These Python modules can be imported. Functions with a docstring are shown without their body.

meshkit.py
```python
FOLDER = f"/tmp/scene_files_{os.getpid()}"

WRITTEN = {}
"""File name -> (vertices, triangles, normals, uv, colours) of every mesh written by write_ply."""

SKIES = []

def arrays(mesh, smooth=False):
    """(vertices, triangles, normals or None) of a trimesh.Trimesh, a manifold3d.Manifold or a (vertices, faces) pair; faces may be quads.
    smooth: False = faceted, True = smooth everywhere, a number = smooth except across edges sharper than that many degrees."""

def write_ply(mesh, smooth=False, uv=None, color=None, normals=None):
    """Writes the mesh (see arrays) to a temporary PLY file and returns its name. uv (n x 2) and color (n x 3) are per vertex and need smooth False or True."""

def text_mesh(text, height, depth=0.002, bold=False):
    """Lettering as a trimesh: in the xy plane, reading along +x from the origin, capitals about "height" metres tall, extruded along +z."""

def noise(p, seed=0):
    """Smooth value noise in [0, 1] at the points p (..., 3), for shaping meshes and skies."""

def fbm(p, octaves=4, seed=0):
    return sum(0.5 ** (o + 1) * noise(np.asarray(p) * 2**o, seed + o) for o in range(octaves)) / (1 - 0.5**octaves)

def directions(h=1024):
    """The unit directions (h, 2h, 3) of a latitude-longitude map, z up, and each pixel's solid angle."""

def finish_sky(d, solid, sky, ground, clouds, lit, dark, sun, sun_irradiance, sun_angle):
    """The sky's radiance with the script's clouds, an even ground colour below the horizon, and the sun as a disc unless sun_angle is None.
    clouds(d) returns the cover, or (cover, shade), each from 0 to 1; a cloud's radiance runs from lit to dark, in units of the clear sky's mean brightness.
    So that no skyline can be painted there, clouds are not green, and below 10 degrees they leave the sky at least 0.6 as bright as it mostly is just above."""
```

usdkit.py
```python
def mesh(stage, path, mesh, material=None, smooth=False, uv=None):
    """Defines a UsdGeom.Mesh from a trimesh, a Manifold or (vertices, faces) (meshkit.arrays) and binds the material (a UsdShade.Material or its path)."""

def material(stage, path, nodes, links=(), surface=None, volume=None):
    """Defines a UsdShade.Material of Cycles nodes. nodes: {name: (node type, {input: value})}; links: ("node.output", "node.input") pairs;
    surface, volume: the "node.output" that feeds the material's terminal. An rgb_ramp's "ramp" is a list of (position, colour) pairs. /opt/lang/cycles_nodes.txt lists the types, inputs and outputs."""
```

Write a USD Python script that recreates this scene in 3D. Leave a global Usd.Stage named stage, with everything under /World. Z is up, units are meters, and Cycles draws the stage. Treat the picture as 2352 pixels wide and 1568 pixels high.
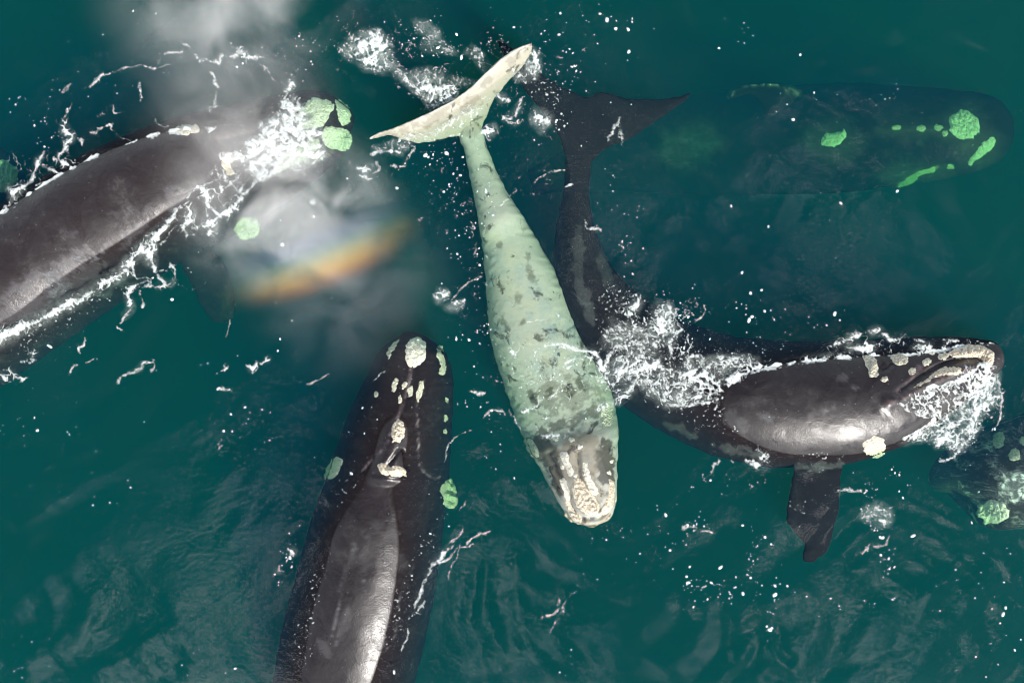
import math
import numpy as np
import trimesh
import shapely
import manifold3d
from scipy import ndimage, interpolate
from scipy.spatial import cKDTree
from pxr import Usd, UsdGeom, UsdLux, UsdShade, Sdf, Gf, Vt
import usdkit

# ---------------------------------------------------------------- camera, sky, sun, exposure
stage = Usd.Stage.CreateInMemory()
UsdGeom.SetStageUpAxis(stage, UsdGeom.Tokens.z)
UsdGeom.SetStageMetersPerUnit(stage, 1.0)
UsdGeom.Xform.Define(stage, '/World')
UsdGeom.Scope.Define(stage, '/World/Looks')

DRONE = 18.4                      # flying height of the camera above the sea
FOCAL = 1700.0 / 2352 * 36.0      # millimetres on a 36 mm wide sensor
cam = UsdGeom.Camera.Define(stage, '/World/camera')
cam.CreateHorizontalApertureAttr(36.0)
cam.CreateVerticalApertureAttr(24.0)
cam.CreateFocalLengthAttr(FOCAL)
cam.CreateClippingRangeAttr((0.5, 5000.0))
cam.CreateExposureAttr(0.6)
cam.AddTranslateOp().Set((0.0, 0.0, DRONE))

SUN = np.array([0.403, -0.638, 0.656]); SUN /= np.linalg.norm(SUN)
sun = UsdLux.DistantLight.Define(stage, '/World/sun')
sun.CreateIntensityAttr(1.25)
sun.CreateAngleAttr(0.53)
sun.CreateColorAttr((1.0, 0.955, 0.89))
sun.CreateNormalizeAttr(True)
_az = math.atan2(SUN[0], SUN[1])
sun.AddRotateZOp().Set(math.degrees(math.atan2(SUN[0], -SUN[1])))
sun.AddRotateXOp().Set(90 - math.degrees(math.asin(SUN[2])))

M = lambda name, nodes, links=(), surface=None, volume=None: usdkit.material(stage, '/World/Looks/' + name, nodes, links, surface, volume)

sky = UsdLux.DomeLight.Define(stage, '/World/sky')
sky_mat = M('sky', {
    'tc': ('texture_coordinate', {}),
    'place': ('mapping', {'location': (4.1, 1.6, 7.2)}),
    'clear': ('sky_texture', {'sky_type': 'single_scattering', 'sun_disc': False, 'sun_elevation': math.asin(SUN[2]), 'sun_rotation': _az, 'aerosol_density': 0.35}),
    'scatter': ('noise_texture', {'scale': 5.2, 'detail': 6.0, 'roughness': 0.55, 'distortion': 0.3}),
    'cover': ('map_range', {'from_min': 0.575, 'from_max': 0.64, 'to_min': 0.0, 'to_max': 0.85, 'clamp': True}),
    'mix': ('mix_color', {'b': (48.0, 48.0, 48.5), 'use_clamp': False}),
    'bg': ('background_shader', {'strength': 0.07}),
}, [('tc.generated', 'place.vector'), ('place.vector', 'scatter.vector'), ('scatter.fac', 'cover.value'), ('cover.result', 'mix.fac'), ('clear.color', 'mix.a'), ('mix.result', 'bg.color')], surface='bg.background')
UsdShade.MaterialBindingAPI.Apply(sky.GetPrim()).Bind(sky_mat)


def tag(prim, label=None, category=None, group=None, kind=None):
    for k, t in (('label', label), ('category', category), ('group', group), ('kind', kind)):
        if t:
            prim.SetCustomDataByKey(k, t)
    return prim


_names = {}


def fresh(parent, name):
    key = parent + '/' + name
    n = _names.get(key, -1) + 1
    _names[key] = n
    return key if n == 0 else f'{key}_{n:03d}'


def put(name, mesh, material, parent='/World', smooth=True, colors=None):
    """One mesh prim of its own."""
    path = fresh(parent, name)
    m = usdkit.mesh(stage, path, mesh, material, smooth=smooth)
    if colors is not None:
        UsdGeom.PrimvarsAPI(m).CreatePrimvar('pigment', Sdf.ValueTypeNames.Color3fArray, 'vertex').Set(Vt.Vec3fArray.FromNumpy(np.asarray(colors, np.float32)))
    return m.GetPrim()


def thing(name, label, category, group=None):
    x = UsdGeom.Xform.Define(stage, fresh('/World', name)).GetPrim()
    return tag(x, label, category, group)


# ---------------------------------------------------------------- helpers: chart and noise
CU, CV, PXF = 1176.0, 784.0, 1700.0


def at(u, v, z=0.0):
    """Chart position (u to the right, v down) at height z -> metres."""
    s = (DRONE - np.asarray(z, float)) / PXF
    return np.stack(np.broadcast_arrays((np.asarray(u, float) - CU) * s, -(np.asarray(v, float) - CV) * s, np.asarray(z, float)), -1)


def chart(p):
    s = PXF / (DRONE - p[..., 2])
    return p[..., 0] * s + CU, CV - p[..., 1] * s


class Noise2:
    """Smooth random field in [-1, 1] from a wrapped lattice."""
    def __init__(self, seed):
        self.g = ndimage.spline_filter(np.random.default_rng(seed).uniform(-1, 1, (256, 256)), order=3, mode='grid-wrap')

    def __call__(self, x, y):
        c = np.stack([np.mod(np.asarray(x, float), 256.0), np.mod(np.asarray(y, float), 256.0)])
        return ndimage.map_coordinates(self.g, c.reshape(2, -1), order=3, mode='grid-wrap', prefilter=False).reshape(c.shape[1:])


_nz = {}


def nz(x, y, seed=0):
    if seed not in _nz:
        _nz[seed] = Noise2(1000 + seed)
    return _nz[seed](x, y)


def fbm(x, y, octaves=4, seed=0, gain=0.5):
    out, a, t = 0, 1.0, 0.0
    for o in range(octaves):
        out = out + a * nz(x * 2.03 ** o + 17.3 * o, y * 2.03 ** o - 9.1 * o, seed + o)
        t += a
        a *= gain
    return out / t


def smoothstep(a, b, x):
    t = np.clip((x - a) / (b - a), 0, 1)
    return t * t * (3 - 2 * t)


def polyline(pts, step=6.0):
    """Smooth resampled curve through the points."""
    p = np.asarray(pts, float)
    d = np.r_[0, np.cumsum(np.linalg.norm(np.diff(p[:, :2], axis=0), axis=1))]
    n = max(2, int(d[-1] / step) + 1)
    t = np.linspace(0, d[-1], n)
    if len(p) == 2:
        return np.stack([np.interp(t, d, p[:, k]) for k in range(p.shape[1])], 1)
    return np.stack([interpolate.PchipInterpolator(d, p[:, k])(t) for k in range(p.shape[1])], 1)


def depth_in(poly, x, y):
    """Signed distance to the polygon's edge, positive inside."""
    g = shapely.Polygon(poly)
    d = shapely.distance(g.exterior, shapely.points(x, y))
    return np.where(shapely.contains_xy(g, x, y), d, -d)

# ---------------------------------------------------------------- the sea
def wave(x, y):
    """Height of the sea surface above z = 0, in metres."""
    ux, uy = x * 0.86 + y * 0.5, -x * 0.5 + y * 0.86
    wx = x + 0.5 * nz(x * 0.5, y * 0.5, 61)
    wy = y + 0.5 * nz(x * 0.5 + 40, y * 0.5, 62)
    h = 0.030 * nz(wx * 0.33, wy * 0.40, 50) + 0.018 * nz(ux * 0.8 + 0.4 * nz(x, y, 63), uy * 1.5, 51)
    h += 0.0085 * nz(wx * 2.1, wy * 2.6, 52) + 0.0020 * nz(wx * 5.0, wy * 6.5, 53)
    # rings that spread from the whales' heads and flanks
    for cx, cy, r0, wl, a, w in ((2.4, -6.4, 3.0, 0.95, 0.011, 1.5), (9.4, -6.6, 2.4, 0.85, 0.014, 1.2), (1.9, -4.6, 1.4, 0.8, 0.009, 0.9), (-3.0, -6.0, 4.6, 1.0, 0.008, 1.5)):
        r = np.hypot(x - cx, y - cy) + 0.42 * nz(x * 0.55, y * 0.55, 64) + 0.10 * nz(x * 1.9, y * 1.9, 68)
        part = smoothstep(0.05, 0.6, nz(x * 0.55 + cx, y * 0.55, 66))
        h += a * part * np.sin(2 * np.pi * r / wl) * np.exp(-((r - r0) / w) ** 2)
    calm = 0.45 + 0.55 * smoothstep(-0.5, 0.6, nz(x * 0.16 + 5, y * 0.16, 65) - 0.06 * y)
    return 1.25 * h * calm


SEA_M = M('sea_water', {
    'geo': ('geometry', {}),
    'ripple': ('noise_texture', {'scale': 5.5, 'detail': 3.0, 'roughness': 0.55, 'distortion': 0.4}),
    'map': ('mapping', {'scale': (1.0, 1.6, 1.0), 'rotation': (0, 0, 0.45)}),
    'fine': ('noise_texture', {'scale': 17.0, 'detail': 2.0, 'roughness': 0.5, 'distortion': 0.6}),
    'sum': ('math', {'math_type': 'multiply_add', 'value2': 0.28}),
    'bump': ('bump', {'strength': 1.0, 'distance': 0.0065}),
    'side': ('mix_float', {'a': 1.333, 'b': 0.7502}),   # the same index from above and from below
    'fr': ('fresnel', {}),
    'clear': ('transparent_bsdf', {'color': (1.0, 1.0, 1.0)}),
    'gloss': ('glossy_bsdf', {'color': (1, 1, 1), 'roughness': 0.02}),
    'mix': ('mix_closure', {}),
    'vol': ('volume_coefficients', {'scatter_coeffs': (0.0005, 0.0215, 0.0495), 'absorption_coeffs': (0.30, 0.095, 0.235), 'anisotropy': 0.0, 'phase': 'Henyey-Greenstein'}),
}, [('geo.position', 'map.vector'), ('map.vector', 'ripple.vector'), ('map.vector', 'fine.vector'), ('fine.fac', 'sum.value1'), ('ripple.fac', 'sum.value3'), ('sum.value', 'bump.height'),
    ('geo.backfacing', 'side.fac'), ('side.result', 'fr.IOR'), ('bump.normal', 'fr.normal'), ('bump.normal', 'gloss.normal'), ('fr.fac', 'mix.fac'), ('clear.BSDF', 'mix.closure1'), ('gloss.BSDF', 'mix.closure2')],
    surface='mix.closure', volume='vol.volume')


def build_sea(step=0.033):
    hx, hy, far, bed = 13.6, 9.2, 1500.0, -40.0
    nx, ny = int(2 * hx / step), int(2 * hy / step)
    xs = np.r_[-far, -200, -60, -25, np.linspace(-hx, hx, nx), 25, 60, 200, far]
    ys = np.r_[-far, -200, -60, -25, np.linspace(-hy, hy, ny), 25, 60, 200, far]
    X, Y = np.meshgrid(xs, ys)
    Z = wave(X, Y)
    edge = np.maximum(np.abs(X) - hx, np.abs(Y) - hy)
    Z = np.where(edge > 1e-6, 0.0, Z)
    n0, n1 = X.shape
    i = np.arange(n0 * n1).reshape(n0, n1)
    a, b, c, d = i[:-1, :-1].ravel(), i[:-1, 1:].ravel(), i[1:, 1:].ravel(), i[1:, :-1].ravel()
    F = np.vstack([np.stack([a, b, c], 1), np.stack([a, c, d], 1)])
    V = np.stack([X.ravel(), Y.ravel(), Z.ravel()], 1)
    ring = np.r_[i[0, :], i[1:, -1], i[-1, -2::-1], i[-2:0:-1, 0]]
    low = V[ring].copy(); low[:, 2] = bed
    k = len(V)
    V = np.vstack([V, low, [[0, 0, bed]]])
    m = len(ring)
    q = np.arange(m); r = (q + 1) % m
    side = np.vstack([np.stack([ring[q], k + q, k + r], 1), np.stack([ring[q], k + r, ring[r]], 1)])
    floor = np.stack([np.full(m, k + m), k + r, k + q], 1)
    F = np.vstack([F, side, floor])
    tag(put('sea', (V, F), SEA_M, smooth=True), 'green-blue clear sea water with small ripples around the whales', 'water', kind='structure')
    bed_m = M('sea_floor', {'p': ('principled_bsdf', {'base_color': (0.02, 0.03, 0.028), 'roughness': 0.9})}, surface='p.BSDF')
    g = trimesh.creation.box((3200, 3200, 1.0)); g.apply_translation((0, 0, bed - 1.0))
    tag(put('seabed', g, bed_m, smooth=False), 'dark sea floor far below the whales', 'seabed', kind='structure')


build_sea()

# ---------------------------------------------------------------- the whales
SKIN = lambda name, base, patch, amount, rough=0.34, spots=0.0, spot=(0.05, 0.05, 0.045), dots=0.8, turn=0.0: M(name, {
    'geo': ('geometry', {}),
    'pig': ('attribute', {'attribute': 'pigment'}),
    'big': ('noise_texture', {'scale': 1.3, 'detail': 5.0, 'roughness': 0.62, 'distortion': 0.8}),
    'bigr': ('map_range', {'from_min': 0.52, 'from_max': 0.62, 'to_min': 0.0, 'to_max': amount, 'clamp': True}),
    'peel': ('noise_texture', {'scale': 7.0, 'detail': 6.0, 'roughness': 0.7, 'distortion': 0.5}),
    'peelr': ('map_range', {'from_min': 0.45, 'from_max': 0.60, 'clamp': True}),
    'pm': ('math', {'math_type': 'multiply'}),
    'c1': ('mix_color', {'a': base, 'b': patch}),
    'sp': ('noise_texture', {'scale': 2.3, 'detail': 5.0, 'roughness': 0.68, 'distortion': 0.5}),
    'spr': ('map_range', {'from_min': 0.585, 'from_max': 0.65, 'to_max': spots, 'clamp': True}),
    'c2': ('mix_color', {'b': spot}),
    'c3': ('mix_color', {'blend_type': 'multiply', 'fac': 1.0}),
    'fine': ('noise_texture', {'scale': 26.0, 'detail': 5.0, 'roughness': 0.62}),
    'bump': ('bump', {'strength': 0.6, 'distance': 0.012}),
    'dots': ('voronoi_texture', {'scale': 5.5, 'randomness': 1.0}),
    'dotr': ('map_range', {'from_min': 0.075, 'from_max': 0.05, 'to_min': 0.0, 'to_max': dots, 'clamp': True}),
    'cd': ('mix_color', {'b': (0.22, 0.22, 0.215)}),
    'stretch': ('mapping', {'scale': (1.0, 5.0, 1.0), 'rotation': (0, 0, turn)}),
    'scr': ('noise_texture', {'scale': 2.4, 'detail': 6.0, 'roughness': 0.75}),
    'scrr': ('map_range', {'from_min': 0.56, 'from_max': 0.70, 'to_min': 0.0, 'to_max': 0.5, 'clamp': True}),
    'cs': ('mix_color', {'b': patch}),
    'wet': ('map_range', {'from_min': 0.35, 'from_max': 0.65, 'to_min': rough - 0.14, 'to_max': rough + 0.24, 'clamp': True}),
    'folds': ('noise_texture', {'scale': 2.6, 'detail': 4.0, 'roughness': 0.6, 'distortion': 1.0}),
    'bumpf': ('bump', {'strength': 0.6, 'distance': 0.022}),
    'xyz': ('separate_xyz', {}),
    # under water the skin loses its surface reflection: water and skin bend light alike
    'dry': ('map_range', {'from_min': 0.0, 'from_max': 0.03, 'to_min': 0.0, 'to_max': 0.72, 'clamp': True}),
    'coat': ('math', {'math_type': 'multiply', 'value2': 0.42}),
    'p': ('principled_bsdf', {'ior': 1.38, 'coat_roughness': 0.12, 'coat_ior': 1.34}),
}, [('geo.position', 'big.vector'), ('geo.position', 'peel.vector'), ('geo.position', 'sp.vector'), ('geo.position', 'fine.vector'),
    ('big.fac', 'bigr.value'), ('peel.fac', 'peelr.value'), ('bigr.result', 'pm.value1'), ('peelr.result', 'pm.value2'), ('pm.value', 'c1.fac'), ('geo.position', 'dots.vector'), ('dots.distance', 'dotr.value'), ('dotr.result', 'cd.fac'), ('geo.position', 'stretch.vector'), ('stretch.vector', 'scr.vector'), ('scr.fac', 'scrr.value'), ('scrr.result', 'cs.fac'),
    ('c1.result', 'cs.a'), ('cs.result', 'cd.a'), ('cd.result', 'c2.a'), ('sp.fac', 'spr.value'), ('spr.result', 'c2.fac'), ('c2.result', 'c3.a'), ('pig.color', 'c3.b'), ('c3.result', 'p.base_color'),
    ('geo.position', 'xyz.vector'), ('xyz.z', 'dry.value'), ('dry.result', 'p.specular_ior_level'), ('dry.result', 'coat.value1'), ('coat.value', 'p.coat_weight'), ('bump.normal', 'p.coat_normal'), ('geo.position', 'folds.vector'), ('folds.fac', 'bumpf.height'), ('bumpf.normal', 'bump.normal'), ('fine.fac', 'bump.height'), ('big.fac', 'wet.value'), ('wet.result', 'p.roughness'), ('bump.normal', 'p.normal')], surface='p.BSDF')

DARK = SKIN('dark_whale_skin', (0.022, 0.0165, 0.0165), (0.055, 0.051, 0.051), 0.7, turn=-0.6)
BLACK = SKIN('black_whale_skin', (0.0155, 0.0115, 0.012), (0.036, 0.034, 0.034), 0.5)
PALE = SKIN('pale_whale_skin', (0.37, 0.375, 0.32), (0.28, 0.315, 0.30), 1.0, 0.45, 0.85, (0.07, 0.065, 0.055), 0.0)
GREY = SKIN('grey_mottled_skin', (0.030, 0.030, 0.031), (0.26, 0.27, 0.26), 0.9, 0.4)


def rough_patch(name, a, b, c):
    return M(name, {
        'geo': ('geometry', {}),
        'n': ('noise_texture', {'scale': 20.0, 'detail': 5.0, 'roughness': 0.75}),
        'r': ('rgb_ramp', {'ramp': [(0.33, c), (0.45, b), (0.57, a), (1.0, a)]}),
        'v': ('voronoi_texture', {'scale': 30.0}),
        'bump': ('bump', {'strength': 0.9, 'distance': 0.03}),
        'p': ('principled_bsdf', {'roughness': 0.75}),
    }, [('geo.position', 'n.vector'), ('geo.position', 'v.vector'), ('n.fac', 'r.fac'), ('r.color', 'p.base_color'), ('v.distance', 'bump.height'), ('bump.normal', 'p.normal')], surface='p.BSDF')


CREAM = rough_patch('callosity_cream', (0.62, 0.60, 0.49), (0.46, 0.42, 0.31), (0.16, 0.15, 0.12))
WHITE = rough_patch('callosity_white', (0.76, 0.75, 0.66), (0.64, 0.60, 0.48), (0.26, 0.23, 0.15))
OCHRE = rough_patch('callosity_ochre', (0.72, 0.68, 0.57), (0.52, 0.42, 0.28), (0.17, 0.14, 0.10))


def loft(stations, step=0.035, ring=150, power=2.2, deep=1.0):
    """A closed body through stations (u, v, z of the back, half width on the chart, height above and depth below the widest line)."""
    s = np.array(stations, float)
    s[:, 4] *= deep
    s[:, 2] *= np.where(s[:, 2] > 0, deep, 1.0)
    zc = s[:, 2] - s[:, 4]
    c = at(s[:, 0], s[:, 1], zc)
    hw = s[:, 3] * (DRONE - zc) / PXF
    d = np.r_[0, np.cumsum(np.linalg.norm(np.diff(c, axis=0), axis=1))]
    t = np.linspace(0, d[-1], int(d[-1] / step))
    t = np.unique(np.r_[np.linspace(0, 0.25, 14) ** 2 * 4 * 0.6 / 0.25 * 0.25, t, d[-1] - np.linspace(0, 0.2, 8) ** 2])
    t = t[(t >= 0) & (t <= d[-1])]
    f = lambda y: interpolate.PchipInterpolator(d, y)(t)
    C = np.stack([f(c[:, k]) for k in range(3)], 1)
    for k in range(2):
        C[:, k] = ndimage.gaussian_filter1d(C[:, k], 4, mode='nearest')
    W, U, D = f(hw), f(s[:, 4]), f(s[:, 5])
    T = np.gradient(C, axis=0); T[:, 2] = 0
    T /= np.linalg.norm(T, axis=1, keepdims=True)
    L = np.stack([-T[:, 1], T[:, 0], 0 * T[:, 0]], 1)
    a = np.linspace(0, 2 * np.pi, ring, endpoint=False)
    ca, sa = np.cos(a), np.sin(a)
    px, pz = np.sign(ca) * np.abs(ca) ** (2 / power), np.sign(sa) * np.abs(sa) ** (2 / power)
    hz = np.where(sa > 0, 1, 0)[None] * U[:, None] + np.where(sa > 0, 0, 1)[None] * D[:, None]
    V = C[:, None] + L[:, None] * (W[:, None] * px[None])[..., None] + np.array([0, 0, 1.0]) * (hz * pz[None])[..., None]
    n = len(t)
    i = np.arange(n * ring).reshape(n, ring)
    j = np.roll(i, -1, axis=1)
    F = np.vstack([np.stack([i[:-1], j[:-1], j[1:]], -1).reshape(-1, 3), np.stack([i[:-1], j[1:], i[1:]], -1).reshape(-1, 3)])
    V = np.vstack([V.reshape(-1, 3), C[0], C[-1]])
    k = n * ring
    F = np.vstack([F, np.stack([np.full(ring, k), j[0], i[0]], 1), np.stack([np.full(ring, k + 1), i[-1], j[-1]], 1)])
    m = trimesh.Trimesh(V, F, process=False)
    if m.volume < 0:
        m.invert()
    return m


def blade(outline, zs, thick=0.16, step=0.045, lift=None):
    """A fluke or flipper: a lens-shaped solid over the outline (chart positions); zs(u, v) is its middle height."""
    o = polyline(np.vstack([outline, outline[:1]]), 4.0)[:-1]
    g = shapely.Polygon(o).buffer(0)
    x0, y0, x1, y1 = g.bounds
    st = step / 0.0108
    X, Y = np.meshgrid(np.arange(x0, x1, st), np.arange(y0, y1, st))
    p = np.stack([X.ravel(), Y.ravel()], 1)
    sd = np.where(shapely.contains_xy(g, p[:, 0], p[:, 1]), shapely.distance(g.exterior, shapely.points(p)), -1)
    p = np.vstack([o, p[sd > st * 0.5]])
    e = np.r_[np.zeros(len(o)), sd[sd > st * 0.5]]
    from scipy.spatial import Delaunay
    tri = Delaunay(p).simplices
    cen = p[tri].mean(1)
    tri = tri[shapely.contains_xy(g, cen[:, 0], cen[:, 1])]
    ar = np.cross(np.c_[p[tri[:, 1]] - p[tri[:, 0]], np.zeros(len(tri))], np.c_[p[tri[:, 2]] - p[tri[:, 0]], np.zeros(len(tri))])[:, 2]
    tri = tri[np.abs(ar) > 1e-6]; ar = ar[np.abs(ar) > 1e-6]
    tri[ar < 0] = tri[ar < 0][:, ::-1]
    z = zs(p[:, 0], p[:, 1])
    h = thick * np.clip(e / 45.0, 0, 1) ** 0.55 * (0.9 + 0.1 * fbm(p[:, 0] / 20, p[:, 1] / 20, 2, 80))
    top, bot = at(p[:, 0], p[:, 1], z + h), at(p[:, 0], p[:, 1], z - h)
    n, b = len(p), len(o)
    mp = np.arange(n) + n; mp[:b] = np.arange(b)
    V = np.vstack([top, bot])
    F = np.vstack([tri[:, ::-1], mp[tri]])
    m = trimesh.Trimesh(V, F, process=False)
    m.remove_unreferenced_vertices()
    if m.volume < 0:
        m.invert()
    return m


def solid(m):
    return manifold3d.Manifold(manifold3d.Mesh(np.asarray(m.vertices, np.float32), np.asarray(m.faces, np.uint32)))


def join(parts, smooth=6):
    """One continuous surface from overlapping solids, its seams softened."""
    a = solid(parts[0])
    for b in parts[1:]:
        a = a + solid(b)
    m = a.to_mesh()
    t = trimesh.Trimesh(np.asarray(m.vert_properties[:, :3], float), np.asarray(m.tri_verts), process=True)
    if smooth:
        trimesh.smoothing.filter_taubin(t, iterations=smooth)
    uneven(t)
    return t


def uneven(m):
    """Slow swells and hollows of the blubber."""
    p = m.vertices
    m.vertices[:, 2] += 0.030 * nz(p[:, 0] * .9, p[:, 1] * .9, 195) + 0.007 * nz(p[:, 0] * 2.6, p[:, 1] * 2.6, 196) + 0.0015 * nz(p[:, 0] * 7, p[:, 1] * 7, 197)


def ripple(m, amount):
    """Wobble that refraction gives a body under moving water, put into the mesh shape."""
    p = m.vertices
    k = amount * smoothstep(0.0, -0.12, p[:, 2])  # only below the surface, where bent light would waver the outline
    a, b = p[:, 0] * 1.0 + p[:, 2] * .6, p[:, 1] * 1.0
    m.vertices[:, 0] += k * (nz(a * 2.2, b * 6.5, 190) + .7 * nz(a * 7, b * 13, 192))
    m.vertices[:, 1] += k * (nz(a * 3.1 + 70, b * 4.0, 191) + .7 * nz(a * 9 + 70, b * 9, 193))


def line_dist(pts, u, v):
    return shapely.distance(shapely.LineString(polyline(pts, 5.0)[:, :2]), shapely.points(u, v))


def top_of(mesh):
    """Height of the upper skin over a chart position."""
    n = mesh.vertex_normals
    p = mesh.vertices[n[:, 2] > 0.05]
    u, v = chart(p)
    t = cKDTree(np.stack([u, v], 1))

    def f(uu, vv):
        d, k = t.query(np.stack([uu, vv], -1).reshape(-1, 2), k=12)
        z = p[k, 2]
        w = 1 / (d + 1.0) ** 2 * (z > z.max(1, keepdims=True) - 0.25)
        return ((z * w).sum(1) / w.sum(1)).reshape(np.shape(uu))
    return f


def callosity(whale, top, outline, material, height=0.05, seed=0, name='callosity', label=None, step=0.022, grain=1.0):
    """A raised crust of rough skin that follows the body below it."""
    o = polyline(np.vstack([outline, outline[:1]]), 3.0)
    g = shapely.Polygon(o[:-1]).buffer(0)
    if g.geom_type != 'Polygon':
        g = max(g.geoms, key=lambda q: q.area)
    x0, y0, x1, y1 = g.bounds
    st = step / 0.0108
    xs, ys = np.arange(x0 - 4, x1 + 4, st), np.arange(y0 - 4, y1 + 4, st)
    X, Y = np.meshgrid(xs, ys)
    wob = 4.5 * fbm(X / 7, Y / 7, 4, 90 + seed, 0.7)
    sd = shapely.distance(g.exterior, shapely.points(X, Y)) * np.where(shapely.contains_xy(g, X, Y), 1, -1) + wob
    rise = np.clip(sd / 7.0 + 0.12, -0.6, 1)
    lump = 0.62 + 0.75 * grain * fbm(X / 5.0, Y / 5.0, 4, 95 + seed, 0.75)
    Z = top(X, Y) + np.where(rise > 0, height * np.maximum(rise, 0) ** 0.8 * lump * 0.85, 0.12 * rise)
    V = at(X, Y, Z)
    n0, n1 = X.shape
    keep = (sd > -5)
    i = np.arange(n0 * n1).reshape(n0, n1)
    a, b, c, d = i[:-1, :-1], i[:-1, 1:], i[1:, 1:], i[1:, :-1]
    k = keep[:-1, :-1] & keep[:-1, 1:] & keep[1:, 1:] & keep[1:, :-1]
    F = np.vstack([np.stack([a[k], c[k], b[k]], 1), np.stack([a[k], d[k], c[k]], 1)])
    m = trimesh.Trimesh(V.reshape(-1, 3), F, process=False)
    m.remove_unreferenced_vertices()
    p = put(name, m, material, str(whale.GetPath()), smooth=50)
    if label:
        p.SetCustomDataByKey('label', label)
    return p


def oval(u, v, a, b, turn=0.0, n=18, seed=0):
    t = np.linspace(0, 2 * np.pi, n, endpoint=False)
    r = 1 + 0.10 * np.random.default_rng(seed + int(u * 7 + v)).uniform(-1, 1, n)
    x, y = a * np.cos(t) * r, b * np.sin(t) * r
    c, s = math.cos(math.radians(turn)), math.sin(math.radians(turn))
    return np.stack([u + x * c - y * s, v + x * s + y * c], 1)


def grooves(mesh, lines, pigment, pale=None):
    """Creases and ridges along chart lines: (points, depth, width, colour or None)."""
    u, v = chart(mesh.vertices)
    upper = np.asarray(mesh.vertex_normals)[:, 2] > 0.0
    z = mesh.vertices[:, 2].copy()
    for pts, depth, width, col in lines:
        p = np.asarray(pts, float)
        near = upper & (u > p[:, 0].min() - 4 * width) & (u < p[:, 0].max() + 4 * width) & (v > p[:, 1].min() - 4 * width) & (v < p[:, 1].max() + 4 * width)
        d = line_dist(pts, u[near], v[near])
        g = np.exp(-(d / width) ** 2)
        z[near] -= depth * g
        if col is not None:
            k = np.exp(-(d / (0.55 * width)) ** 2)[:, None] * np.clip(0.6 + 1.3 * fbm(u[near] / 8, v[near] / 8, 3, 30), 0.05, 1)[:, None]
            pigment[near] = pigment[near] * (1 - k) + np.asarray(col) * k
    mesh.vertices[:, 2] = z


def paint(mesh, pigment, poly, col, soft=8.0, strength=1.0, rough=6.0, seed=0):
    """Colour of the skin inside a chart outline, with a ragged edge."""
    u, v = chart(mesh.vertices)
    p = np.asarray(poly, float)
    near = (u > p[:, 0].min() - 30) & (u < p[:, 0].max() + 30) & (v > p[:, 1].min() - 30) & (v < p[:, 1].max() + 30)
    d = depth_in(polyline(np.vstack([p, p[:1]]), 5.0)[:-1], u[near], v[near]) + rough * fbm(u[near] / 14, v[near] / 14, 4, 40 + seed, 0.65)
    k = strength * smoothstep(-soft / 2, soft / 2, d)[:, None]
    pigment[near] = pigment[near] * (1 - k) + np.asarray(col) * k


HERD = 'right whales gathered together at the sea surface'


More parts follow.
